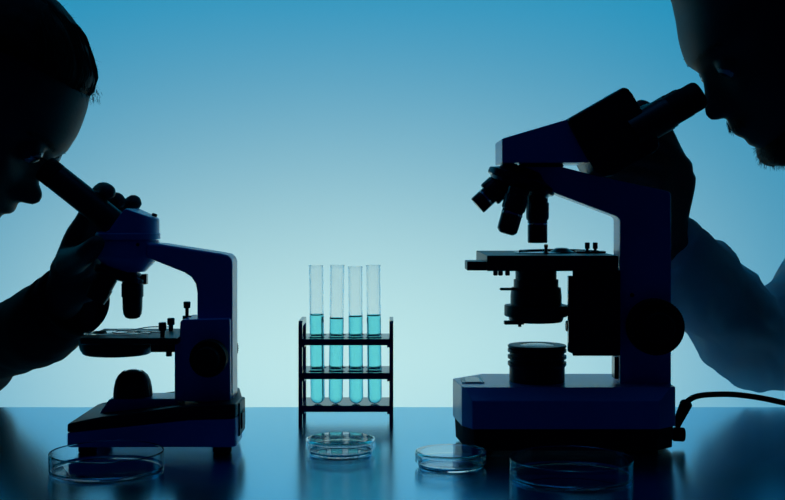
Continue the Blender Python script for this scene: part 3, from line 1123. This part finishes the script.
def relaxed_hand(wrist, sgn, yin):
    """hanging hand: fingers downwards, slightly curled forwards; yin: side of the thumb"""
    w = Vector(wrist)
    fw = Vector((sgn, 0, 0))
    dn = Vector((0, 0, -1))
    ac = Vector((0, 0, 0))
    palm, fing = [], []
    for k in range(4):
        off = fw * (0.028 - 0.0185 * k)
        mcp = w + dn * (0.088 - 0.004 * abs(k - 1)) + off
        palm.append(([w + off * 0.4, mcp], [0.017, 0.0125]))
        L = (0.072, 0.080, 0.075, 0.060)[k]
        side = Vector((0, yin, 0))
        p1 = mcp + (dn * 0.94 + side * 0.25) * L * 0.45
        p2 = p1 + (dn * 0.8 + side * 0.55) * L * 0.32
        p3 = p2 + (dn * 0.6 + side * 0.8) * L * 0.23
        fing.append(([mcp, p1, p2, p3], [0.0098, 0.0088, 0.008, 0.007]))
    side = Vector((0, yin, 0))
    t0 = w + dn * 0.022 + fw * 0.016
    t1 = t0 + dn * 0.035 + fw * 0.026 + side * 0.012
    t2 = t1 + dn * 0.030 + fw * 0.008 + side * 0.010
    t3 = t2 + dn * 0.024 + side * 0.006
    fing.append(([t0, t1, t2, t3], [0.015, 0.0118, 0.0102, 0.0085]))
    return fing, palm


def wrinkle(bm, amp, scale, axis_stretch=(1, 1, 1)):
    bm.normal_update()
    sx, sy, sz = axis_stretch
    for v in bm.verts:
        q = Vector((v.co.x * sx, v.co.y * sy, v.co.z * sz)) * scale
        d = noise.noise(q) + 0.5 * noise.noise(q * 2.1 + Vector((3, 1, 7)))
        r = 1 - 2 * abs(noise.noise(q * 0.9 + Vector((11, 5, 2))))
        v.co += v.normal * (d * 0.6 + r * 0.5) * amp


def legs_and_feet(root, bm, sgn, hipx, Y, hz):
    lm = bmesh.new()
    for sd in (-1, 1):
        y = Y + sd * 0.09
        hip, knee, ank = Vector((hipx, y, hz)), Vector((hipx + sgn * 0.04, y, hz * 0.53)), Vector((hipx - sgn * 0.02, y, 0.085))
        limb(bm, [hip, hip.lerp(knee, 0.5), knee, knee.lerp(ank, 0.35), ank], [0.075, 0.066, 0.048, 0.046, 0.034], 5)
        limb(bm, [ank, ank + Vector((sgn * 0.06, 0, -0.035)), ank + Vector((sgn * 0.14, 0, -0.045))], [0.034, 0.030, 0.022], 4)
        limb(lm, [hip + Vector((0, 0, 0.05)), hip, hip.lerp(knee, 0.5), knee, knee.lerp(ank, 0.4), ank], [0.09, 0.094, 0.084, 0.066, 0.062, 0.054], 5)
    limb(lm, [Vector((hipx, Y - 0.07, hz + 0.02)), Vector((hipx, Y + 0.07, hz + 0.02))], [0.105, 0.105], 3)
    return lm


def shoe(root, sgn, x, y):
    bm = bmesh.new()
    a = Vector((x, y, 0))
    limb(bm, [a + Vector((-sgn * 0.045, 0, 0.042)), a + Vector((sgn * 0.03, 0, 0.044)), a + Vector((sgn * 0.12, 0, 0.038)), a + Vector((sgn * 0.17, 0, 0.034))], [0.037, 0.041, 0.041, 0.032], 5)
    for v in bm.verts:
        v.co.z = max(v.co.z, 0.0)
    obj('shoe', bm, M['rubber'], root)


# ---- the woman at left
def build_woman():
    Y = 1.172
    H = Head(P(22, 199, Y), 1, math.radians(39))
    root = thing('person', 'woman at left with dark sleeve and tied hair, bent over a single eyepiece', 'person', Vector((-1.0, Y, 0)))
    meas = [(88, 97), (85, 110), (80.5, 123), (75.6, 135), (67, 149), (63, 154.5), (56, 156.5)]
    prof = [p for p in PROF if 47 > p[0] > 24 or p[0] > 132]
    prof += [(-27, -7), (-31, -5), (-36, -9), (-41, -12), (-48, -8), (-55, -9), (-62, -15), (-66, -24)]
    prof += [H.local(*q) for q in meas]
    prof += [H.local(*q) for q in [(37.8, 182.8), (41.6, 189), (43, 195), (42, 199.8), (39, 203.3), (35, 204.8), (30, 204.6), (26.6, 203.6), (21, 202.0), (17.5, 201.5),
                                   (16.5, 203), (16, 207), (13.5, 212), (9.5, 214.4), (3, 213.6)]]
    bm = bmesh.new()
    add_head(bm, H, prof, 0.95)
    eyelids(bm, H, -16, 48)
    neck0, neck1 = H.at(-105, 0, 0), H.at(-150, 0, -95)
    C7 = Vector((-0.60, Y, 1.0))
    limb(bm, [neck0, neck1, C7], [0.052, 0.050, 0.066], 5, 24)
    hip = Vector((-0.99, Y, 0.88))
    sh_l, sh_r = Vector((-0.68, Y + 0.165, 0.985)), Vector((-0.68, Y - 0.165, 0.985))
    limb(bm, [sh_l, Vector((-0.64, Y, 0.985)), sh_r], [0.055, 0.075, 0.055], 6, 20)
    for dy in (-0.07, 0.07):
        limb(bm, [Vector((-0.66, Y + dy, 0.96)), Vector((-0.78, Y + dy, 0.93)), hip + Vector((0, dy * 0.9, 0))], [0.085, 0.078, 0.09], 6, 20)
    wrist, elbow = P(63, 298, 1.206), P(-38, 363, 1.42)
    idx = [P(82, 226, 1.176), P(95, 201, 1.172), P(102, 190.5, 1.158), P(108.5, 192.0, 1.140)]
    mid = [P(89, 236, 1.184), P(107, 206, 1.183), P(116, 199.5, 1.181), P(119, 201.5, 1.179)]
    rng = [P(96, 247, 1.189), P(118, 218, 1.194), P(132, 202.5, 1.192), P(135, 203.5, 1.188)]
    pky = [P(99, 258, 1.192), P(120, 243, 1.196), P(134, 234, 1.192), P(141, 230, 1.186)]
    thb = [P(70, 262, 1.172), P(79, 258, 1.140), P(88, 252, 1.112), P(96.5, 243.5, 1.1005)]
    fingers = [(idx, [0.0098, 0.0090, 0.0082, 0.0074]), (mid, [0.0098, 0.0092, 0.0075, 0.0068]), (rng, [0.0095, 0.0085, 0.0074, 0.0070]),
               (pky, [0.0085, 0.0075, 0.0068, 0.006]), (thb, [0.0150, 0.0118, 0.0102, 0.0080])]
    palm = [([wrist, P(74, 248, 1.184), idx[0]], [0.0215, 0.0140, 0.0105]), ([wrist, P(78, 252, 1.188), mid[0]], [0.0215, 0.0145, 0.0110]),
            ([wrist, P(82, 260, 1.191), rng[0]], [0.0215, 0.0145, 0.0110]), ([wrist, P(84, 268, 1.193), pky[0]], [0.0215, 0.0145, 0.0100]),
            ([P(68, 270, 1.190), P(86, 262, 1.178), P(92, 246, 1.182)], [0.018, 0.014, 0.011]),
            ([P(70, 285, 1.200), P(92, 282, 1.196), P(103, 262, 1.194)], [0.022, 0.017, 0.011])]
    hand_and_arm(bm, wrist, elbow, sh_l, fingers, palm, 0.021, 0.027, 0.038)
    elbow_r, wrist_r = Vector((-0.71, Y - 0.20, 0.73)), Vector((-0.67, Y - 0.19, 0.505))
    fg, pm = relaxed_hand(wrist_r, 1, 1)
    hand_and_arm(bm, wrist_r, elbow_r, sh_r, fg, pm, 0.023, 0.034, 0.046)
    trousers = legs_and_feet(root, bm, 1, -0.99, Y, 0.88)
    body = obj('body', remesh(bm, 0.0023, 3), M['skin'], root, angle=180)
    eyes_and_brows(H, body, prof, -16, 48, 0.95)
    # eyelashes of the near eye
    bm = bmesh.new()
    roots, dirs = [], []
    for i in range(26):
        a = (i / 25 - 0.5)
        roots.append(H.at(-3.0 - 16 * a * a, -31 + 22 * a, 48 - 6 * abs(a)))
        dirs.append(H.Fv + H.Uv * 0.25 + Vector((0, a * 0.6, 0)))
    strands(bm, roots, dirs, 0.009, 0.0003, 0.08, 4, 3)
    obj('eyelashes', bm, M['hair'], body)
    # hair drawn back over the skull, with a knot behind
    bm = bmesh.new()
    front = [(170, -95), (168, -77), (164, -62), (156, -46), (148, -33), (140, -24), (132, -17.5), (124, -13), (118, -12), (114, -20), (108, -46), (100, -66), (80, -84), (55, -100), (30, -116), (10, -130), (-20, -140)]
    sil = [(57, 0), (66, 9), (75, 20), (82.5, 32), (88.5, 45), (92, 58), (94.5, 68), (96.5, 76), (95.5, 84), (92, 91), (89, 96.5)]
    sil = [(x - 2.5, y) for x, y in sil]
    front = [q for q in front if q[0] < 112] + [H.local(*q) for q in sil]
    umax = max(q[0] for q in front)
    hback = [(172, -98), (168, -130), (158, -160), (140, -182), (110, -198), (80, -203), (50, -198), (25, -185), (0, -165), (-20, -150)]
    hw = [(171, 12), (168, 30), (158, 54), (145, 66), (128, 74), (110, 80), (85, 83), (55, 80), (25, 74), (0, 66), (-20, 58)]
    t = bmesh.new()
    rings = []
    N, Mx = 70, 72
    for i in range(N + 1):
        u = -20 + (umax + 20) * i / N
        ff, bk, w = sinterp(front, u, 1.5), sinterp(hback, u, 4), sinterp(hw, u, 4)
        ff = max(ff, bk + 15)
        mid_ = min(-95, (ff + bk) / 2) if u > 112 else (ff + bk) / 2
        mid_ = (ff + bk) / 2
        ring = []
        for k in range(Mx):
            th = 2 * PI * k / Mx
            c, s_ = math.cos(th), math.sin(th)
            e = 2 / 2.1
            f = mid_ + (ff - bk) / 2 * math.copysign(abs(c) ** e, c)
            y = w * math.copysign(abs(s_) ** e, s_)
            ring.append(t.verts.new(H.at(f, y, u)))
        rings.append(ring)
    for A, B in zip(rings[:-1], rings[1:]):
        for k in range(Mx):
            t.faces.new((A[k], A[(k + 1) % Mx], B[(k + 1) % Mx], B[k]))
    t.faces.new(rings[0])
    t.faces.new(rings[-1])
    bmesh.ops.recalc_face_normals(t, faces=t.faces)
    merge(bm, t)
    add_ellipsoid(bm, H.at(-222, 0, 112), 0.040, 0.044, 0.038)
    hm = remesh(bm, 0.003, 3)
    wrinkle(hm, 0.0012, 120, (0.5, 1, 0.5))
    hair = obj('hair', hm, M['hair'], root, angle=180)
    # loose wisps along the hairline
    bm = bmesh.new()
    roots, dirs = [], []
    for i in range(70):
        a = random.random()
        k = a * (len(sil) - 1.001)
        j = int(k)
        px = sil[j][0] + (sil[j + 1][0] - sil[j][0]) * (k - j)
        py = sil[j][1] + (sil[j + 1][1] - sil[j][1]) * (k - j)
        uu, ff = H.local(px, py)
        roots.append(H.at(ff - 2, random.uniform(-18, 18), uu - 2))
        dirs.append(H.Fv * 0.55 + Vector((0, random.uniform(-0.4, 0.4), 0)) + H.Uv * random.uniform(-0.6, 0.5))
    strands(bm, roots, dirs, 0.013, 0.00016, 0.35, 4, 6)
    roots, dirs = [], []
    for i in range(60):
        uu, ff = H.local(random.uniform(89, 95.5), random.uniform(86, 99))
        roots.append(H.at(ff - 2, random.uniform(-30, 30), uu))
        dirs.append(H.Fv * 0.6 - H.Uv * random.uniform(0.2, 1.0) + Vector((0, random.uniform(-0.4, 0.4), 0)))
    strands(bm, roots, dirs, 0.008, 0.0002, 0.3, 4, 5)
    for i in range(260):
        y0 = random.uniform(-66, 66)
        lift = random.uniform(-1.5, 1.2)
        path = []
        u_s, spread = random.uniform(116, 124), random.uniform(0.75, 1.0)
        for k in range(9):
            a = k / 8
            if a < 0.5:
                uu = u_s + (umax - 3 - u_s) * math.sin(a * PI)
                ff = sinterp(front, uu, 1.5)
            else:
                uu = umax - 3 - (umax - 113) * (1 - math.cos((a - 0.5) * PI))
                ff = sinterp(hback, uu, 4)
            bk_, fr_, w_ = sinterp(hback, uu, 4), sinterp(front, uu, 1.5), sinterp(hw, uu, 4)
            y = y0 * (1 - 0.6 * max(0, a - 0.4))
            y = max(-w_ * 0.95, min(w_ * 0.95, y))
            c_ = max(0, 1 - (abs(y) / w_) ** 2.1) ** 0.476
            m_ = (bk_ + fr_) / 2
            ff = m_ + (ff - m_) * c_
            sg = 1 if a < 0.5 else -1
            path.append(H.at(ff + sg * lift + random.uniform(-0.5, 0.5), y + random.uniform(-0.8, 0.8), uu + 0.6 * lift))
        add_sweep(bm, catmull(path, 3), 0.00045, 4, cap=False)
    w = obj('loose_strands', bm, M['hair'], hair, angle=180)
    w['kind'] = 'stuff'
    # dark top with sleeves
    bm = bmesh.new()
    c0, c1 = P(66, 304.5, 1.216), P(75, 298, 1.208)
    arm = [sh_l, (sh_l + elbow) / 2 + Vector((-0.01, 0.01, 0)), elbow, P(-12, 349, 1.385), P(12, 338, 1.340), P(43, 324, 1.260), c0]
    q, rr = lerp_chain(arm, [0.066, 0.056, 0.042, 0.0405, 0.0395, 0.0415, 0.0365], 6)
    add_sweep(bm, q, rr, 32, cap=False)
    limb(bm, [sh_r, (sh_r + elbow_r) / 2, elbow_r, elbow_r.lerp(wrist_r, 0.5), elbow_r.lerp(wrist_r, 0.92)], [0.068, 0.060, 0.050, 0.045, 0.036], 6, 24)
    limb(bm, [sh_l, Vector((-0.655, Y, 0.985)), sh_r], [0.068, 0.088, 0.068], 6, 24)
    nk0, nk1 = H.at(-150, 0, -95).lerp(C7, 0.30), C7 + (C7 - H.at(-150, 0, -95)) * 0.35
    q, rr = lerp_chain([nk0, nk0.lerp(nk1, 0.5), nk1], [0.0605, 0.074, 0.088], 6)
    add_sweep(bm, q, rr, 36, cap=False)
    for dy in (-0.075, 0.075):
        limb(bm, [Vector((-0.675, Y + dy, 0.957)), Vector((-0.80, Y + dy, 0.93)), hip + Vector((0.03, dy * 0.9, 0.0))], [0.102, 0.098, 0.108], 6, 24)
    gm = remesh(bm, 0.003, 2)
    wrinkle(gm, 0.0026, 26)
    top_o = obj('dark_top', gm, M['knit'], root, angle=180)
    # open cuff, longer on its far side
    bm = bmesh.new()
    a, u, v = frame_of(c1 - c0)
    ro, ri, n = 0.0372, 0.0348, 48
    rings = []
    for rad, k in ((ro, 0), (ro + 0.0006, 1), (ri, 1), (ri, 0)):
        ring = []
        for i in range(n):
            d = u * math.cos(2 * PI * i / n) + v * math.sin(2 * PI * i / n)
            far = max(0.0, d.y) * 0.020 + 0.0105
            ring.append(bm.verts.new(c0 + d * rad + a * (far * k - 0.003)))
        rings.append(ring)
    for A, B in zip(rings, rings[1:] + rings[:1]):
        for i in range(n):
            bm.faces.new((A[i], A[(i + 1) % n], B[(i + 1) % n], B[i]))
    obj('cuff', bm, M['knit'], top_o)
    tm = remesh(trousers, 0.005, 2)
    wrinkle(tm, 0.003, 20)
    obj('trousers', tm, M['trousers'], root, angle=180)
    for sd in (-1, 1):
        shoe(root, 1, -1.0, Y + sd * 0.09)


build_woman()


# ---- the man at right
def build_man():
    Y = 1.143
    H = Head(P(727, 117, Y), -1, math.radians(39))
    root = thing('person', 'bearded man at right in a pale shirt, bent over the large microscope', 'person', Vector((1.02, Y, 0)))
    pts = [(675, 0), (677.8, 9), (680, 18), (682, 36), (685, 50), (688.2, 61), (690.5, 64.5), (694, 67.5), (699, 72), (702, 77), (704, 88), (704.6, 100), (704, 109), (705, 114.5), (708, 118.6), (712, 120.4), (718, 120),
           (726.4, 117.4), (728.5, 122), (730.5, 128), (733.5, 133), (737, 136), (741, 137.3), (745.5, 138.5), (747, 141), (748.5, 144.2), (752, 146), (756, 147), (760.5, 149), (763, 153), (766, 157)]
    prof = [p for p in PROF if p[0] < -62]
    loc = [H.local(*q) for q in pts]
    top_u = max(q[0] for q in loc)
    prof += loc + [p for p in PROF if p[0] > top_u + 6]
    bm = bmesh.new()
    add_head(bm, H, prof, 1.0)
    eyelids(bm, H, -25, 40)
    limb(bm, [H.at(-105, 0, 0), H.at(-150, 0, -95), Vector((0.585, Y, 1.06))], [0.060, 0.060, 0.066], 5, 24)
    hip = Vector((1.01, Y, 0.93))
    sh_r, sh_l = Vector((0.66, 1.35, 1.035)), Vector((0.66, Y - 0.19, 1.05))
    limb(bm, [sh_r, Vector((0.66, Y, 1.03)), sh_l], [0.052, 0.066, 0.052], 6, 20)
    for dy in (-0.08, 0.08):
        limb(bm, [Vector((0.67, Y + dy, 1.02)), Vector((0.82, Y + dy, 0.98)), hip + Vector((0, dy * 0.9, 0))], [0.080, 0.086, 0.09], 6, 20)
    wrist, elbow = P(662, 242, 1.232), P(766, 337, 1.40)
    idx = [P(673, 156, 1.216), P(661, 128, 1.208), P(650, 113, 1.204), P(641.5, 106.8, 1.202)]
    mid = [P(681, 168, 1.220), P(664, 144, 1.206), P(648, 134, 1.200), P(634, 130, 1.197)]
    rng = [P(684.5, 180, 1.224), P(666, 165, 1.210), P(648, 160, 1.202), P(630, 157, 1.198)]
    pky = [P(682, 192, 1.228), P(662, 181, 1.212), P(641, 175.5, 1.203), P(619, 174.5, 1.198)]
    thb = [P(656, 222, 1.218), P(640, 204, 1.206), P(622, 192, 1.200), P(604, 184, 1.196)]
    fingers = [(idx, [0.0115, 0.0100, 0.0088, 0.0078]), (mid, [0.0118, 0.0100, 0.0090, 0.0078]), (rng, [0.0112, 0.0098, 0.0088, 0.0075]), (pky, [0.0105, 0.0098, 0.0092, 0.0080]),
               (thb, [0.0170, 0.0135, 0.0112, 0.0092])]
    palm = [([wrist, P(668, 200, 1.226), idx[0]], [0.0265, 0.0165, 0.0120]), ([wrist, P(673, 205, 1.228), mid[0]], [0.0265, 0.0165, 0.0125]),
            ([wrist, P(674, 210, 1.230), rng[0]], [0.0265, 0.0165, 0.0120]), ([wrist, P(672, 214, 1.232), pky[0]], [0.0265, 0.0170, 0.0115]),
            ([P(660, 215, 1.222), P(655, 190, 1.216), P(664, 165, 1.214)], [0.019, 0.017, 0.013])]
    hand_and_arm(bm, wrist, elbow, sh_r, fingers, palm, 0.025, 0.028, 0.042)
    elbow_l, wrist_l = Vector((0.70, Y - 0.22, 0.78)), Vector((0.665, Y - 0.215, 0.53))
    fg, pm = relaxed_hand(wrist_l, -1, 1)
    hand_and_arm(bm, wrist_l, elbow_l, sh_l, fg, pm, 0.027, 0.038, 0.052)
    trousers = legs_and_feet(root, bm, -1, 1.01, Y, 0.93)
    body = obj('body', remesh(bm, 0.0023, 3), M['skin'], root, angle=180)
    eyes_and_brows(H, body, prof, -25, 40, 1.0)
    # short hair
    bm = bmesh.new()
    front = [(165, -92), (160, -70), (150, -52), (142, -42), (132, -32), (126, -36), (116, -58), (95, -74), (70, -88), (45, -100), (20, -112), (-5, -126)]
    hback = [(165, -98), (160, -130), (150, -155), (130, -178), (100, -193), (75, -197), (50, -192), (25, -180), (-5, -160)]
    hw = [(165, 10), (160, 34), (150, 52), (135, 66), (115, 76), (85, 81), (55, 79), (25, 73), (-5, 65)]
    t = bmesh.new()
    rings = []
    N, Mx = 60, 64
    for i in range(N + 1):
        u = -5 + 170 * i / N
        ff, bk, w = sinterp(front, u, 2), sinterp(hback, u, 4), sinterp(hw, u, 4)
        ff = max(ff, bk + 4)
        m_ = (ff + bk) / 2
        ring = []
        for k in range(Mx):
            th = 2 * PI * k / Mx
            c, s_ = math.cos(th), math.sin(th)
            e = 2 / 2.5
            ring.append(t.verts.new(H.at(m_ + (ff - bk) / 2 * math.copysign(abs(c) ** e, c), w * math.copysign(abs(s_) ** e, s_), u)))
        rings.append(ring)
    for A, B in zip(rings[:-1], rings[1:]):
        for k in range(Mx):
            t.faces.new((A[k], A[(k + 1) % Mx], B[(k + 1) % Mx], B[k]))
    t.faces.new(rings[0])
    t.faces.new(rings[-1])
    bmesh.ops.recalc_face_normals(t, faces=t.faces)
    merge(bm, t)
    hm = remesh(bm, 0.003, 3)
    wrinkle(hm, 0.0012, 120)
    obj('hair', hm, M['hair'], root, angle=180)
    # beard: a full pad along the jaw and chin, with short hairs on it
    bm = bmesh.new()
    chin = [H.local(*q) for q in [(766, 154), (770, 161.5), (776, 165), (785, 166.5)]]
    cu, cf = chin[1]
    for sd in (-1, 1):
        path = [H.at(cf - 10, 0, cu + 6), H.at(cf - 14, sd * 22, cu + 4), H.at(-42, sd * 44, -44), H.at(-72, sd * 57, -20), H.at(-88, sd * 66, 8)]
        limb(bm, path, [0.0145, 0.0145, 0.012, 0.009, 0.006], 6, 16)
    limb(bm, [H.at(cf - 12.5, 0, cu + 5), H.at(cf - 24, 0, cu - 4), H.at(-62, 0, -58)], [0.0148, 0.0150, 0.011], 5, 16)
    gm = remesh(bm, 0.002, 3)
    gm.normal_update()
    rs, ds = [], []
    vs = [v for v in gm.verts]
    random.shuffle(vs)
    for v in vs[:1500]:
        rs.append(v.co - v.normal * 0.001)
        ds.append(v.normal * 0.8 - H.Uv * 0.6)
    # moustache hairs
    for i in range(160):
        y = random.uniform(-24, 24)
        u = random.uniform(-13, -5)
        rs.append(H.at(interp(prof, u) - 0.009 * y * y - 1.0, y, u))
        ds.append(-H.Uv + H.Fv * 0.35 + Vector((0, y * 0.03, 0)))
    beard = obj('beard', gm, M['hair'], body, angle=180)
    bm = bmesh.new()
    strands(bm, rs, ds, 0.0065, 0.00028, 0.25, 3, 3)
    w = obj('beard_hairs', bm, M['hair'], body, angle=180)
    w['kind'] = 'stuff'
    # pale shirt
    bm = bmesh.new()
    arm = [sh_r + Vector((0.01, 0, 0)), (sh_r + elbow) / 2, elbow + Vector((0.007, 0, -0.010)), P(717, 299, 1.350), P(690, 278, 1.296), P(671, 257, 1.252), P(661, 246, 1.240)]
    q, rr = lerp_chain(arm, [0.076, 0.064, 0.0545, 0.0495, 0.0505, 0.0440, 0.0395], 7)
    add_sweep(bm, q, rr, 36, cap=False)
    limb(bm, [sh_l, (sh_l + elbow_l) / 2, elbow_l, elbow_l.lerp(wrist_l, 0.5), elbow_l.lerp(wrist_l, 0.92)], [0.078, 0.068, 0.054, 0.048, 0.038], 6, 24)
    limb(bm, [sh_r, Vector((0.665, Y, 1.045)), sh_l], [0.078, 0.098, 0.075], 6, 24)
    C7, n1 = Vector((0.585, Y, 1.06)), H.at(-150, 0, -95)
    nk0, nk1 = n1.lerp(C7, 0.28), C7 + (C7 - n1) * 0.55
    q, rr = lerp_chain([nk0, nk0.lerp(nk1, 0.5), nk1], [0.072, 0.086, 0.100], 6)
    add_sweep(bm, q, rr, 36, cap=False)
    for dy in (-0.085, 0.085):
        limb(bm, [Vector((0.69, Y + dy, 1.012)), Vector((0.84, Y + dy, 0.985)), hip + Vector((-0.03, dy * 0.9, 0.0))], [0.112, 0.11, 0.112], 6, 24)
    gm = remesh(bm, 0.003, 2)
    wrinkle(gm, 0.0016, 20)
    # long folds running down the raised forearm, rings of cloth at its elbow
    gm.normal_update()
    al = (elbow - wrist).normalized()
    sd_ = al.cross(Vector((0, 1, 0))).normalized()
    up_ = sd_.cross(al)
    for v in gm.verts:
        d = v.co - wrist
        t_ = d.dot(al)
        off = (d - al * t_).length
        if off < 0.11 and -0.05 < t_ < 0.36:
            k = 1.0 if t_ < 0.26 else max(0, 1 - (t_ - 0.26) / 0.1)
            k *= min(1, (t_ + 0.05) / 0.06)
            q = Vector((7.3 + t_ * 9, d.dot(sd_) * 34 + t_ * 14, d.dot(up_) * 34 - t_ * 8))
            n1 = noise.noise(q)
            n2 = noise.noise(q * 1.9 + Vector((4, 2, 9)))
            fold = -abs(n1) * 0.010 + 0.0020 + n2 * 0.0016
            ring = max(0, math.sin((t_ - 0.16) * 150 + n1 * 3)) * 0.0007 * max(0, 1 - abs(t_ - 0.23) / 0.08)
            v.co += v.normal * (fold + ring) * k
    obj('pale_shirt', gm, M['shirt'], root, angle=180)
    tm = remesh(trousers, 0.005, 2)
    wrinkle(tm, 0.003, 20)
    obj('trousers', tm, M['trousers'], root, angle=180)
    for sd in (-1, 1):
        shoe(root, -1, 1.02, Y + sd * 0.09)


build_man()


# ------------------------------------------------------------------ light
def area(name, loc, target, sx, sy, color, power, spread=180):
    l = bpy.data.lights.new(name, 'AREA')
    l.shape = 'RECTANGLE'
    l.size, l.size_y = sx, sy
    l.color = color
    l.energy = power
    l.spread = math.radians(spread)
    o = bpy.data.objects.new(name, l)
    COL.objects.link(o)
    o.location = loc
    o.rotation_euler = (Vector(target) - Vector(loc)).to_track_quat('-Z', 'Y').to_euler()
    return o


BLUE = (0.0, 0.56, 1.0)
area('wash_light_upper', (0, 1.60, 2.25), (0, WALL_Y, 1.05), 3.4, 0.3, BLUE, 7.9, 80)
area('wash_light_lower', (0, 1.45, 0.12), (0, WALL_Y, 0.75), 3.4, 0.3, BLUE, 6.2, 120)
area('glow_light', (-0.09, 1.40, 0.70), (-0.09, WALL_Y, 0.70), 1.2, 0.05, (1.0, 1.02, 0.62), 1.76, 93)
area('ceiling_light', (-0.35, 1.0, 2.3), (-0.35, 1.0, 0.8), 1.1, 0.5, (0.03, 0.35, 1.0), 1.1)

w = bpy.data.worlds.new('world')
w.use_nodes = True
SC.world = w
bg = w.node_tree.nodes['Background']
bg.inputs['Color'].default_value = (0.02, 0.08, 1.0, 1)
bg.inputs['Strength'].default_value = 0.008

# ------------------------------------------------------------------ camera
cam = bpy.data.cameras.new('camera')
cam.sensor_width = 36
cam.lens = 36 * F / 785
cam.shift_y = -(250 - HY) / 785
cam.clip_start = 0.05
co = bpy.data.objects.new('camera', cam)
COL.objects.link(co)
co.location = (0, 0, CZ)
co.rotation_euler = (PI / 2, 0, 0)
SC.camera = co

SC.view_settings.view_transform = 'Standard'
SC.view_settings.look = 'None'
SC.view_settings.gamma = 1
SC.view_settings.exposure = 0
SC.view_settings.use_curve_mapping = False
SC.cycles.max_bounces = 24
SC.cycles.transmission_bounces = 20
SC.cycles.transparent_max_bounces = 16
SC.cycles.glossy_bounces = 8
SC.cycles.diffuse_bounces = 4
SC.cycles.caustics_refractive = True
SC.cycles.caustics_reflective = True
